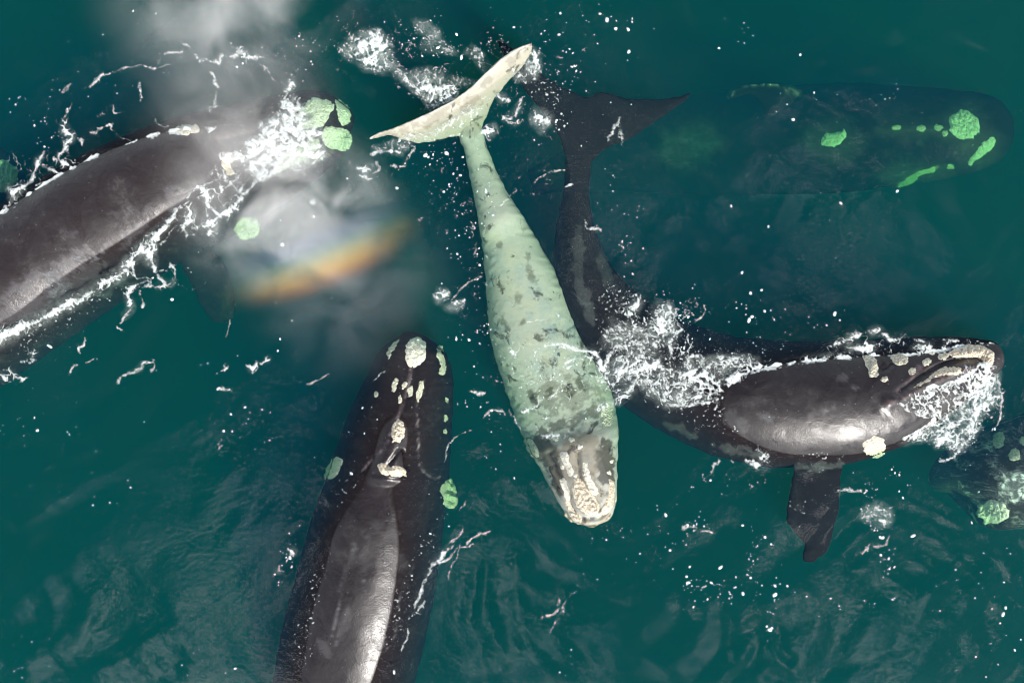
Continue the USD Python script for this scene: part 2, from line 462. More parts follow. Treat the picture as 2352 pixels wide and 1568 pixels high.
# the dark whale at the left, blowing
def whale_left():
    w = thing('whale', 'dark brown-grey whale with broad back out of water and foam over its head', 'whale', HERD)
    body = loft([(808, 258, -1.1, 8, .10, .2), (795, 264, -.9, 34, .25, .5), (770, 275, -.72, 62, .45, .9), (740, 288, -.62, 82, .6, 1.1), (690, 312, -.42, 96, .8, 1.2), (640, 338, -.24, 108, 1.0, 1.3),
                 (560, 374, .02, 124, 1.25, 1.4), (500, 398, .13, 134, 1.35, 1.45), (430, 430, .19, 142, 1.4, 1.5), (375, 455, .22, 146, 1.4, 1.5), (235, 530, .25, 150, 1.4, 1.5), (98, 622, .26, 154, 1.4, 1.5), (-25, 712, .25, 152, 1.4, 1.5), (-180, 830, .16, 140, 1.3, 1.4), (-360, 970, -.1, 105, 1.0, 1.1), (-500, 1080, -.5, 60, .6, .6)], deep=1.35)
    flip = blade([(395, 560), (440, 545), (490, 575), (530, 640), (542, 700), (530, 738), (500, 742), (470, 715), (445, 665), (420, 615)], lambda u, v: -1.6 - 0.004 * (v - 560), 0.14)
    m = join([body, flip])
    pig = np.ones((len(m.vertices), 3))
    grooves(m, [([(700, 262), (640, 282), (570, 302), (500, 318)], 0.10, 9, (10, 10, 9.5)), ([(760, 345), (700, 385), (640, 430), (590, 480)], 0.12, 9, (8, 8, 7.5)), ([(560, 372), (540, 384), (520, 392)], 0.05, 6, None)], pig)
    rng = np.random.default_rng(5)
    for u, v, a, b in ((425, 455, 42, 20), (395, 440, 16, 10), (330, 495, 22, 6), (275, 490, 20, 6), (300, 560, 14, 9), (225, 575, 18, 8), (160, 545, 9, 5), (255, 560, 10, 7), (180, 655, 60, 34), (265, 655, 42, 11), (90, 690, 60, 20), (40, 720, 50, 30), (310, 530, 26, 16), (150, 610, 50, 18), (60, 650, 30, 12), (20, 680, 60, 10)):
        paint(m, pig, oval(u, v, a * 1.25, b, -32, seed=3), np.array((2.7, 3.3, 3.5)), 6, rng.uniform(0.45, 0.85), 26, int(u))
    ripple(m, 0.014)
    put('body', m, DARK, str(w.GetPath()), True, pig)
    t = top_of(m)
    callosity(w, t, oval(722, 262, 46, 32, -32), WHITE, .07, 1, label='large pale crust on the tip of the snout')
    callosity(w, t, [(770, 228), (790, 240), (806, 262), (800, 285), (786, 288), (776, 262)], WHITE, .05, 2)
    callosity(w, t, oval(772, 318, 34, 26, 20), WHITE, .06, 3)
    callosity(w, t, oval(428, 298, 30, 12, -4), CREAM, .06, 4)
    callosity(w, t, oval(566, 523, 26, 24, 0), CREAM, .06, 5)
    callosity(w, t, [(510, 352), (528, 350), (536, 364), (530, 384), (540, 398), (528, 404), (516, 390), (508, 370)], OCHRE, .10, 6, label='ochre crust in front of the blowhole')
    callosity(w, t, [(632, 372), (680, 338), (728, 318), (735, 330), (700, 365), (655, 390), (630, 400)], CREAM, .05, 7)
    callosity(w, t, oval(625, 345, 22, 12, -30), CREAM, .05, 8)
    return m


# the dark whale below, head under a film of water and back out
def whale_below():
    w = thing('whale', 'dark whale swimming up from the bottom edge, smooth grey back out and white snout crust', 'whale', HERD)
    body = loft([(965, 766, -.75, 8, .1, .2), (963, 772, -.5, 30, .3, .5), (960, 785, -.3, 52, .5, .8), (957, 810, -.14, 74, .7, 1.0), (950, 850, -.10, 92, .85, 1.1), (940, 900, -.10, 104, .95, 1.2), (922, 970, -.04, 118, 1.1, 1.3), (905, 1050, -.03, 130, 1.25, 1.4),
                 (890, 1120, .045, 138, 1.3, 1.45), (868, 1220, .135, 150, 1.4, 1.5), (840, 1350, .15, 158, 1.4, 1.5), (814, 1460, .13, 160, 1.4, 1.5), (792, 1560, .06, 156, 1.35, 1.45), (772, 1660, -.08, 140, 1.2, 1.3), (745, 1800, -.35, 100, .9, 1.0), (720, 1950, -.5, 50, .5, .5)], step=0.03, ring=180, deep=1.4)
    m = join([body], 0)
    pig = np.ones((len(m.vertices), 3))
    pale = (6.5, 6.6, 6.6)
    u, v = chart(m.vertices)
    # the narrow upper jaw stands as a ridge between the bowed lower lips
    axis = polyline([(960, 790), (945, 870), (930, 940), (908, 1010), (898, 1060), (895, 1100)], 4.0)
    k = cKDTree(axis).query(np.stack([u, v], 1))
    prog = k[1] / len(axis)
    up = np.asarray(m.vertex_normals)[:, 2] > 0
    ridge = np.where(up & (v < 1130), np.exp(-(k[0] / (26 + 10 * prog)) ** 2) * smoothstep(0.42, 0.75, prog) * 0.22, 0)
    m.vertices[:, 2] += ridge * smoothstep(1120, 1090, v)
    grooves(m, [([(944, 836), (938, 880), (925, 930), (900, 990), (880, 1030), (850, 1060), (830, 1085)], 0.022, 4.0, (10, 10.3, 10.6)),
                ([(975, 870), (962, 905), (958, 950), (960, 1010), (962, 1060), (975, 1085), (1000, 1098), (1010, 1094)], 0.022, 4.0, (8, 8.3, 8.6)),
                ([(952, 845), (948, 880), (940, 910)], 0.05, 5, None),
                ([(918, 1035), (905, 1050), (895, 1062), (885, 1075)], 0.09, 4.0, (0.25, 0.25, 0.25)),
                ([(922, 1035), (928, 1052), (932, 1068), (936, 1078)], 0.09, 4.0, (0.25, 0.25, 0.25)),
                ([(912, 1045), (910, 1065), (908, 1078)], -0.05, 4.0, None),
                ([(862, 1088), (880, 1094), (905, 1098), (930, 1092)], 0.07, 6, None)], pig)
    for uu, vv, a, b, r, s in ((842, 1275, 9, 40, 8, .35), (800, 1300, 6, 60, 20, .5), (838, 1450, 9, 34, 6, .6), (870, 1470, 11, 40, 8, .55), (790, 1430, 9, 40, 12, .45), (745, 1490, 12, 26, -25, .7), (885, 1420, 12, 30, 10, .4), (905, 1290, 34, 20, 0, .35), (890, 1225, 26, 10, 0, .4), (860, 1205, 14, 12, 0, .5)):
        paint(m, pig, oval(uu, vv, a, b, r), (3.4, 4.2, 4.1), 8, s, 9, int(uu))
    for pts, s in (([(770, 1480), (790, 1420), (800, 1370)], 5), ([(762, 1460), (778, 1390), (785, 1340)], 4), ([(893, 1500), (880, 1440), (876, 1400)], 3), ([(905, 1470), (915, 1400), (920, 1360)], 3), ([(845, 1400), (838, 1360), (836, 1330)], 2.5)):
        grooves(m, [(pts, 0.0, s, (5.0, 6.2, 6.2))], pig)
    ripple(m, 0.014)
    put('body', m, BLACK, str(w.GetPath()), True, pig)
    t = top_of(m)
    callosity(w, t, oval(955, 808, 25, 33, 8), WHITE, .07, 11, label='large round white crust on the tip of the snout')
    callosity(w, t, [(1003, 800), (1012, 795), (1016, 812), (1024, 830), (1027, 850), (1020, 862), (1008, 858), (1012, 838), (1005, 820)], CREAM, .05, 12)
    callosity(w, t, [(905, 785), (916, 778), (914, 790), (900, 808), (893, 824), (889, 815), (896, 796)], CREAM, .04, 13)
    for q, (a, b, x, y, r) in enumerate(((6, 15, 907, 885, 14), (5, 9, 929, 884, 5), (6, 11, 943, 899, 10), (7, 25, 965, 898, 12), (5, 9, 919, 917, 5), (5, 7, 865, 906, 0), (4, 7, 1027, 919, 0), (5, 7, 1024, 960, 0), (4, 6, 1022, 990, 0))):
        callosity(w, t, oval(x, y, a, b, r), CREAM, .035, 14 + q, step=0.016)
    callosity(w, t, oval(914, 990, 15, 28, 10), OCHRE, .08, 24, label='pale crust in front of the blowholes', step=0.016)
    callosity(w, t, [(868, 1068), (882, 1062), (900, 1072), (912, 1068), (930, 1080), (934, 1092), (915, 1094), (892, 1090), (872, 1082)], OCHRE, .09, 25, label='white crust behind the blowholes', step=0.016)
    callosity(w, t, [(762, 1058), (780, 1048), (786, 1060), (778, 1082), (762, 1100), (748, 1098), (752, 1078)], CREAM, .06, 26)
    callosity(w, t, [(1018, 1108), (1034, 1102), (1044, 1130), (1048, 1152), (1034, 1164), (1020, 1150), (1012, 1126)], CREAM, .06, 27)
    return m


# the black whale at the right, turned over one shoulder
def whale_right():
    w = thing('whale', 'black whale at right with head in white spray, flipper and flukes submerged', 'whale', HERD)
    body = loft([(1318, 300, -.62, 10, .12, .15), (1322, 330, -.60, 24, .2, .25), (1328, 370, -.62, 30, .3, .35), (1324, 430, -.66, 30, .38, .45), (1320, 490, -.62, 38, .45, .5), (1324, 560, -.55, 52, .55, .6), (1340, 640, -.45, 72, .7, .8), (1375, 715, -.36, 92, .85, .95), (1430, 780, -.28, 108, 1.0, 1.1), (1510, 840, -.18, 120, 1.15, 1.25),
                 (1600, 885, -.04, 132, 1.3, 1.35), (1680, 912, .18, 140, 1.35, 1.4), (1780, 926, .34, 144, 1.4, 1.45), (1880, 925, .38, 142, 1.4, 1.45), (1980, 910, .36, 132, 1.35, 1.4), (2060, 884, .26, 114, 1.2, 1.3), (2140, 856, .19, 90, 1.0, 1.2), (2205, 832, .17, 64, .8, 1.1), (2250, 820, .16, 46, .6, .9), (2275, 814, .09, 34, .4, .7), (2290, 812, -.1, 16, .2, .4), (2296, 810, -.3, 4, .1, .2)], step=0.03, ring=170, deep=1.25)
    fluke = blade([(1138, 92), (1152, 96), (1178, 112), (1222, 152), (1262, 182), (1312, 208), (1350, 222), (1380, 212), (1440, 224), (1500, 227), (1560, 221), (1594, 210), (1580, 228), (1540, 256), (1495, 288), (1440, 322), (1390, 345), (1362, 372), (1345, 420), (1310, 420), (1300, 370), (1282, 312), (1258, 276), (1228, 236), (1196, 195), (1165, 142)],
                  lambda u, v: -.72 + 0.00035 * (1330 - u) * (u < 1330) - 0.0006 * np.maximum(u - 1330, 0), 0.13)
    flip = blade([(1825, 1020), (1822, 1080), (1812, 1130), (1805, 1185), (1822, 1222), (1846, 1250), (1842, 1284), (1858, 1293), (1880, 1282), (1902, 1262), (1917, 1210), (1930, 1160), (1931, 1105), (1936, 1065), (1945, 1020)], lambda u, v: -.42 - 0.0006 * (v - 1020), 0.15)
    m = join([body, fluke, flip])
    pig = np.ones((len(m.vertices), 3))
    u, v = chart(m.vertices)
    # the raised left lip and the trough between it and the arched upper jaw
    grooves(m, [([(2060, 905), (2110, 872), (2165, 842), (2215, 826), (2262, 822)], 0.12, 8, None),
                ([(2040, 925), (2110, 890), (2170, 862), (2225, 842)], -0.10, 14, (6.5, 6.2, 6.0)),
                ([(2030, 838), (2022, 846), (2015, 856)], 0.08, 4, (0.3, 0.3, 0.3)), ([(2048, 838), (2040, 846), (2030, 852)], 0.08, 4, (0.3, 0.3, 0.3)),
                ([(2055, 905), (2085, 880), (2102, 858), (2110, 842)], -0.02, 9, (6, 5.8, 5.8)),
                ([(2110, 842), (2130, 850), (2155, 838)], 0.0, 8, (6, 5.8, 5.8))], pig)
    for uu, vv, a, b, r, s in ((1935, 868, 13, 9, 20, .8), (1960, 888, 8, 5, 0, .7), (1890, 945, 34, 7, -20, .7), (1750, 955, 26, 8, 25, .8), (1735, 925, 30, 10, 0, .25), (1690, 968, 40, 16, 35, .5), (1345, 690, 16, 60, -20, .8), (1390, 620, 12, 50, -12, .5), (1330, 580, 12, 60, 0, .5), (1420, 750, 30, 14, 40, .6), (1560, 985, 40, 10, 25, .7), (1700, 1035, 60, 10, 12, .7), (1880, 1072, 70, 9, -4, .9)):
        paint(m, pig, oval(uu, vv, a, b, r), (4.0, 5.0, 4.9), 8, s, 12, int(uu))
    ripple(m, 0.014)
    put('body', m, BLACK, str(w.GetPath()), True, pig)
    t = top_of(m)
    callosity(w, t, [(2168, 862), (2150, 866), (2120, 882), (2100, 890), (2130, 868), (2152, 852), (2178, 842), (2205, 844), (2208, 856), (2190, 862)], OCHRE, .06, 31, label='long cream crust along the lower lip', step=0.016)
    callosity(w, t, [(2175, 812), (2200, 798), (2235, 790), (2265, 798), (2284, 815), (2280, 836), (2262, 832), (2240, 820), (2205, 822)], OCHRE, .08, 32, label='ochre and white crust on the tip of the snout', step=0.016)
    callosity(w, t, oval(2066, 824, 20, 13, 5), CREAM, .08, 33, step=0.016)
    callosity(w, t, [(1980, 815), (1998, 818), (2012, 830), (2018, 850), (2012, 864), (2000, 866), (1994, 846), (1986, 832)], CREAM, .08, 34, step=0.016)
    for q, (x, y, a, b) in enumerate(((2032, 870, 9, 6), (2095, 852, 9, 7), (2130, 832, 10, 9), (2168, 818, 12, 8), (2142, 806, 10, 6))):
        callosity(w, t, oval(x, y, a, b, -20), CREAM, .05, 35 + q, step=0.016)
    callosity(w, t, oval(2008, 1026, 26, 23, -30), CREAM, .06, 41, label='round cream crust above the eye')
    return m


# the pale whale in the middle
def whale_pale():
    w = thing('whale', 'pale grey-white whale speckled with dark spots, flukes raised and snout out of the water', 'whale', HERD)
    body = loft([(1066, 262, -.42, 20, .15, .2), (1076, 290, -.42, 26, .22, .3), (1092, 340, -.50, 27, .30, .4), (1108, 395, -.50, 31, .38, .45), (1126, 450, -.42, 38, .45, .5), (1146, 500, -.34, 48, .52, .6), (1168, 560, -0.47, 62, .62, .7), (1188, 620, -0.41, 76, .72, .8), (1208, 690, -0.35, 92, .85, .9), (1228, 760, -0.33, 103, .95, 1.0), (1260, 840, -0.32, 111, 1.05, 1.1),
                 (1284, 900, -0.30, 114, 1.1, 1.15), (1304, 960, -0.28, 112, 1.1, 1.15), (1318, 1010, .02, 104, 1.05, 1.1), (1330, 1060, .12, 90, .95, 1.05), (1342, 1110, .20, 76, .8, .95), (1352, 1150, .22, 64, .7, .85), (1357, 1178, .18, 52, .55, .7), (1359, 1195, .05, 38, .4, .5), (1360, 1204, -.10, 20, .25, .3), (1360, 1208, -.25, 6, .1, .15)], step=0.028, ring=190)
    fl = [(834, 326), (862, 308), (905, 293), (950, 274), (1000, 250), (1040, 228), (1075, 204), (1110, 172), (1150, 136), (1190, 110), (1222, 98), (1222, 112), (1212, 136), (1188, 166), (1160, 196), (1140, 222), (1125, 252), (1110, 285), (1092, 318), (1062, 312), (1030, 316), (990, 326), (958, 330), (925, 322), (895, 312), (865, 318)]
    edge = shapely.LineString(fl[:11])
    fluke = blade(fl, lambda u, v: 0.20 + 0.10 * smoothstep(1060, 1210, u) - 0.010 * shapely.distance(edge, shapely.points(u, v)) - 0.08 * smoothstep(980, 860, u), 0.10, step=0.035)
    flips = [blade([(1180, 920), (1200, 900), (1215, 930), (1218, 965), (1200, 975), (1185, 955)], lambda u, v: -1.1 + 0 * u, 0.12)]
    m = join([body, fluke] + flips)
    pig = np.ones((len(m.vertices), 3))
    u, v = chart(m.vertices)
    dark = (0.085, 0.08, 0.085)
    paint(m, pig, np.array(fl), (0.80, 0.76, 0.70), 10, .9, 6, 77)
    for q, (uu, vv, a, b) in enumerate(((1190, 125, 26, 6), (1120, 190, 30, 10), (1040, 240, 40, 8), (950, 285, 50, 7), (880, 312, 30, 6), (1080, 240, 30, 14), (1000, 275, 36, 10))):
        paint(m, pig, oval(uu, vv, a, b, -32), (0.50, 0.46, 0.40), 8, .7, 18, 80 + q)
    paint(m, pig, [(1205, 1010), (1240, 985), (1290, 965), (1350, 945), (1390, 935), (1400, 950), (1340, 965), (1290, 985), (1255, 1010), (1230, 1040)], dark, 14, .72, 26, 1)
    paint(m, pig, [(1210, 1010), (1260, 1000), (1275, 1030), (1290, 1080), (1300, 1130), (1290, 1140), (1262, 1090), (1235, 1050)], (0.22, 0.21, 0.2), 10, .9, 12, 2)
    paint(m, pig, [(1360, 1040), (1400, 1010), (1416, 1040), (1414, 1110), (1405, 1130), (1385, 1110), (1368, 1080)], (0.16, 0.155, 0.145), 10, .9, 22, 3)
    paint(m, pig, [(1235, 890), (1262, 865), (1300, 880), (1340, 870), (1372, 900), (1380, 925), (1330, 940), (1290, 935), (1262, 945), (1245, 920)], (0.36, 0.35, 0.31), 20, .6, 60, 4)
    paint(m, pig, [(1288, 1000), (1330, 990), (1372, 1000), (1372, 1080), (1390, 1150), (1350, 1180), (1310, 1150), (1292, 1080)], (0.62, 0.54, 0.46), 12, .75, 18, 5)
    paint(m, pig, [(1296, 1140), (1310, 1160), (1340, 1195), (1372, 1196), (1395, 1170), (1405, 1190), (1360, 1212), (1320, 1198)], (0.8, 0.72, 0.62), 8, .8, 6, 6)
    for q, (uu, vv, a, b, s) in enumerate(((1262, 905, 11, 16, .9), (1310, 895, 14, 9, .8), (1335, 880, 10, 12, .8), (1222, 905, 12, 10, .8), (1212, 600, 7, 26, .5), (1225, 640, 9, 12, .7), (1190, 685, 7, 12, .6), (1235, 660, 6, 9, .5), (1160, 745, 6, 14, .6), (1202, 740, 9, 7, .7), (1280, 755, 9, 10, .8), (1335, 800, 10, 12, .8), (1262, 745, 5, 6, .5), (1150, 560, 5, 5, .6), (1205, 525, 6, 5, .4), (1250, 830, 10, 5, .5))):
        paint(m, pig, oval(uu, vv, a, b, -10), (0.25, 0.25, 0.2), 6, s, 14, 10 + q)
    rng = np.random.default_rng(7)
    for q in range(34):
        s = rng.uniform(0.05, 1.0)
        c0 = np.array([1150, 540]) + s * np.array([150, 330]) + rng.normal(0, 1, 2) * (16 + 40 * s, 12)
        paint(m, pig, oval(c0[0], c0[1], rng.uniform(8, 26), rng.uniform(8, 20), rng.uniform(0, 90)), (0.80, 0.9, 1.0) if rng.random() < .5 else (1.12, 1.08, 0.95), 16, .5, 20, 50 + q)
    # upper jaw as an arched ridge between two troughs and the lips
    grooves(m, [([(1262, 1040), (1282, 1085), (1298, 1120), (1308, 1150), (1322, 1178), (1345, 1192), (1372, 1192), (1392, 1178)], 0.12, 6, (0.16, 0.13, 0.15)),
                ([(1326, 1040), (1330, 1075), (1338, 1110), (1352, 1135), (1368, 1152), (1378, 1170)], 0.10, 5, (0.14, 0.13, 0.17)),
                ([(1272, 1080), (1290, 1120), (1300, 1150)], -0.05, 9, None), ([(1240, 1050), (1262, 1095), (1282, 1130)], 0.03, 7, (0.3, 0.3, 0.3)),
                ([(1300, 1050), (1312, 1080), (1318, 1100)], -0.04, 10, None)], pig)
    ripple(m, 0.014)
    put('body', m, PALE, str(w.GetPath()), True, pig)
    t = top_of(m)
    callosity(w, t, [(1318, 1098), (1332, 1100), (1348, 1122), (1364, 1142), (1376, 1160), (1372, 1178), (1352, 1182), (1332, 1170), (1320, 1150), (1314, 1120)], OCHRE, .07, 51, label='long ochre and white crust along the snout', step=0.016)
    callosity(w, t, [(1284, 1038), (1300, 1036), (1308, 1060), (1318, 1084), (1310, 1092), (1298, 1070), (1288, 1052)], WHITE, .05, 52, step=0.016)
    callosity(w, t, [(1336, 1060), (1348, 1066), (1356, 1096), (1370, 1120), (1376, 1134), (1362, 1136), (1348, 1112), (1340, 1086)], WHITE, .045, 53, step=0.016)
    callosity(w, t, [(1400, 1100), (1412, 1110), (1414, 1140), (1404, 1168), (1388, 1180), (1382, 1170), (1396, 1140)], OCHRE, .06, 54, step=0.016)
    callosity(w, t, [(1298, 1155), (1306, 1150), (1318, 1172), (1336, 1190), (1330, 1200), (1310, 1190), (1300, 1178)], OCHRE, .06, 55, step=0.016)
    callosity(w, t, [(1284, 1100), (1292, 1098), (1308, 1140), (1304, 1152), (1294, 1130)], WHITE, .05, 56, step=0.016)
    callosity(w, t, [(1206, 1010), (1216, 1006), (1228, 1018), (1238, 1042), (1232, 1052), (1218, 1036)], CREAM, .06, 57, label='green-tinged crust above the right eye')
    callosity(w, t, [(1382, 938), (1398, 928), (1408, 940), (1408, 965), (1398, 978), (1384, 970)], CREAM, .06, 58)
    for q, (x, y) in enumerate(((1322, 1092), (1330, 1112), (1290, 1072), (1405, 1060), (1400, 1085), (1312, 1010), (1276, 1006), (1332, 1026))):
        callosity(w, t, oval(x, y, 5, 5), WHITE, .04, 60 + q, step=0.014)
    return m


# the whale deep under water at the upper right
def whale_deep():
    w = thing('whale', 'dark whale deep under water with green crusts on its snout ringed by a painted glow', 'whale', HERD)
    body = loft([(2308, 312, -3.65, 6, .1, .2), (2300, 312, -3.05, 34, .5, .4), (2282, 312, -2.50, 62, .9, .7), (2240, 312, -2.17, 84, 1.2, .9), (2160, 314, -2.17, 98, 1.5, 1.1), (2050, 318, -2.30, 110, 1.7, 1.2), (1920, 322, -2.45, 120, 1.8, 1.3), (1780, 325, -2.95, 120, 1.6, 1.3), (1640, 330, -3.45, 115, 1.5, 1.3), (1480, 350, -4.15, 90, 1.2, 1.1), (1320, 390, -5.05, 50, .6, .6), (1220, 420, -5.65, 30, .3, .3)], step=0.05, ring=110)
    flip = blade([(1800, 250), (1835, 215), (1800, 196), (1750, 192), (1700, 200), (1672, 222), (1678, 228), (1720, 218), (1750, 240), (1760, 270)], lambda u, v: -2.5 + 0 * u, 0.12)
    m = join([body, flip])
    pig = np.ones((len(m.vertices), 3))
    u, v = chart(m.vertices)
    grooves(m, [([(1990, 300), (2060, 296), (2140, 297), (2180, 300)], -0.08, 12, None), ([(2062, 424), (2090, 408), (2120, 395), (2160, 382)], 0.05, 7, (24, 24, 22)), ([(1672, 224), (1690, 203), (1750, 193), (1800, 197), (1834, 215)], 0, 7, (26, 26, 24)), ([(1800, 197), (1835, 215)], 0, 16, (12, 12, 12))], pig)
    for uu, vv, a, b, k in ((2215, 290, 56, 54, .16), (2252, 350, 54, 40, .16), (1915, 322, 66, 48, .18), (2110, 405, 80, 24, .25), (2110, 298, 90, 14, .2)):  # glow of scattered light around the crusts, painted into the skin colour
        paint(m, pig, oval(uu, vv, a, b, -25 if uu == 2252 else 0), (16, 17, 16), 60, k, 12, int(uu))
    paint(m, pig, [(1520, 310), (1580, 285), (1640, 288), (1655, 320), (1610, 365), (1550, 385), (1518, 360)], (8, 8, 8), 60, .55, 22, 3)
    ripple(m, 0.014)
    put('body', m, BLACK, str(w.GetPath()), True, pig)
    t = top_of(m)
    callosity(w, t, oval(2215, 287, 34, 33), WHITE, .08, 71, label='large round crust on the tip of the snout')
    callosity(w, t, [(2222, 372), (2240, 350), (2262, 325), (2282, 314), (2286, 328), (2266, 352), (2242, 368), (2226, 382)], WHITE, .07, 72)
    callosity(w, t, [(1886, 318), (1898, 308), (1925, 304), (1938, 297), (1942, 312), (1930, 328), (1908, 338), (1888, 332)], WHITE, .08, 73)
    callosity(w, t, [(2064, 428), (2090, 405), (2120, 390), (2148, 384), (2150, 392), (2120, 402), (2092, 418)], CREAM, .05, 74)
    for q, (x, y, a, b) in enumerate(((2116, 295, 11, 7), (2155, 294, 9, 7), (2060, 294, 12, 6), (2172, 307, 7, 6), (2184, 384, 10, 5), (2205, 314, 6, 5))):
        callosity(w, t, oval(x, y, a, b), CREAM, .05, 75 + q)
    return m


# the mottled whale that comes in at the right edge
def whale_edge():
    w = thing('whale', 'mottled grey whale under water at the right edge with round green crust', 'whale', HERD)
    body = loft([(2160, 1128, -2.6, 6, .1, .2), (2170, 1126, -2.0, 34, .5, .4), (2195, 1126, -1.2, 74, .9, .6), (2235, 1118, -.62, 102, 1.2, .8), (2300, 1094, -.48, 112, 1.4, 1.0), (2380, 1075, -.38, 126, 1.5, 1.2), (2480, 1060, -.3, 136, 1.5, 1.3), (2620, 1050, -.3, 136, 1.5, 1.3), (2760, 1060, -.6, 100, .8, .9), (2860, 1075, -.9, 40, .3, .4)], step=0.04, ring=130)
    m = join([body], 0)
    pig = np.ones((len(m.vertices), 3))
    paint(m, pig, [(2130, 1100), (2170, 1070), (2230, 1110), (2290, 1130), (2250, 1200), (2180, 1190)], (3, 3, 2.9), 60, .6, 22, 2)
    paint(m, pig, [(2300, 1100), (2360, 1080), (2400, 1110), (2360, 1150), (2310, 1140)], (4.5, 4.6, 4.6), 20, .8, 26, 3)
    grooves(m, [([(2262, 990), (2272, 1020), (2285, 1050), (2300, 1090)], -.03, 16, (3.8, 3.8, 3.8))], pig)
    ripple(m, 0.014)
    put('body', m, GREY, str(w.GetPath()), True, pig)
    t = top_of(m)
    callosity(w, t, oval(2281, 1175, 36, 26, -4), WHITE, .08, 81, label='large round green-tinged crust')
    callosity(w, t, [(2284, 996), (2296, 990), (2306, 1004), (2300, 1026), (2288, 1030), (2280, 1014)], CREAM, .05, 82)
    callosity(w, t, oval(2331, 1045, 14, 14), CREAM, .05, 83)
    callosity(w, t, oval(2354, 1010, 12, 12), CREAM, .05, 84)
    return m


# a whale that shows only its snout at the left edge
def whale_out():
    w = thing('whale', 'whale under water at the left edge, only a green patch of its snout in view', 'whale', HERD)
    body = loft([(50, 405, -2.2, 6, .1, .2), (40, 405, -1.9, 30, .3, .4), (15, 404, -1.6, 52, .5, .6), (-40, 402, -1.5, 80, .8, .9), (-140, 400, -1.5, 110, 1.1, 1.2), (-300, 395, -1.6, 125, 1.2, 1.3), (-500, 390, -1.9, 80, .8, .8), (-620, 390, -2.1, 30, .3, .3)], step=0.05, ring=100)
    m = join([body], 0)
    pig = np.ones((len(m.vertices), 3))
    ripple(m, 0.014)
    put('body', m, BLACK, str(w.GetPath()), True, pig)
    callosity(w, top_of(m), oval(2, 404, 38, 34), WHITE, .07, 91, label='round green-tinged crust on the tip of the snout')
    return m


herd = [f() for f in (whale_left, whale_below, whale_right, whale_pale, whale_deep, whale_edge, whale_out)]

# ---------------------------------------------------------------- foam and spray lying on the sea
FOAM_M = M('sea_foam', {
    'geo': ('geometry', {}),
    'froth': ('attribute', {'attribute': 'froth'}),
    'n': ('noise_texture', {'scale': 24.0, 'detail': 4.0, 'roughness': 0.65}),
    'n2': ('noise_texture', {'scale': 70.0, 'detail': 2.0, 'roughness': 0.5}),
    'lift': ('math', {'math_type': 'multiply_add', 'value2': 2.2, 'value3': -1.10}),
    'lift2': ('math', {'math_type': 'multiply_add', 'value2': 1.1}),
    'thick': ('math', {'math_type': 'add'}),
    'a': ('map_range', {'from_min': 0.20 + 0.55, 'from_max': 1.75 + 0.55, 'to_min': 0.0, 'to_max': 1.0, 'clamp': True}),
    'bump': ('bump', {'strength': 0.8, 'distance': 0.014}),
    'p': ('principled_bsdf', {'base_color': (0.74, 0.79, 0.77), 'roughness': 0.6}),
    'clear': ('transparent_bsdf', {}),
    'mix': ('mix_closure', {}),
}, [('geo.position', 'n.vector'), ('geo.position', 'n2.vector'), ('n.fac', 'lift.value1'), ('n2.fac', 'lift2.value1'), ('lift.value', 'lift2.value3'), ('froth.fac', 'thick.value1'), ('lift2.value', 'thick.value2'), ('thick.value', 'a.value'),
    ('n.fac', 'bump.height'), ('bump.normal', 'p.normal'), ('a.result', 'mix.fac'), ('clear.BSDF', 'mix.closure1'), ('p.BSDF', 'mix.closure2')], surface='mix.closure')
MILK_M = M('milky_bubbles', {
    'geo': ('geometry', {}),
    'froth': ('attribute', {'attribute': 'froth'}),
    'n': ('noise_texture', {'scale': 9.0, 'detail': 5.0, 'roughness': 0.7, 'distortion': 0.8}),
    'nr': ('map_range', {'from_min': 0.30, 'from_max': 0.68, 'clamp': True}),
    'a': ('math', {'math_type': 'multiply'}),
    'b': ('math', {'math_type': 'multiply', 'value2': 0.62, 'use_clamp': True}),
    'd': ('diffuse_bsdf', {'color': (0.62, 0.66, 0.63)}),
    'clear': ('transparent_bsdf', {}),
    'mix': ('mix_closure', {}),
}, [('geo.position', 'n.vector'), ('n.fac', 'nr.value'), ('froth.fac', 'a.value1'), ('nr.result', 'a.value2'), ('a.value', 'b.value1'), ('b.value', 'mix.fac'), ('clear.BSDF', 'mix.closure1'), ('d.BSDF', 'mix.closure2')], surface='mix.closure')
BUBBLE_M = M('foam_bubbles', {'p': ('principled_bsdf', {'base_color': (0.72, 0.85, 0.83), 'roughness': 0.4})}, surface='p.BSDF')


def view(u0, v0, k):
    def f(pts):
        return [(u0 + q[0] * k, v0 + q[1] * k) + tuple(q[2:]) for q in pts]
    return f


A, B_, C_ = view(0, 0, .3516), view(0, 349.1, .3516), view(781, 0, .3516)
D_, E_, F_ = view(826.9, 459.4, .293), view(1102.5, 780.9, .293), view(1378.1, 643.1, .2929)
G_, H_, I_ = view(1800.75, 735, .3516), view(1470, 1010.6, .375), view(918.75, 1108.9, .3125)
J_, K_ = view(597.2, 1108.9, .2929), view(0, 826.9, .473)

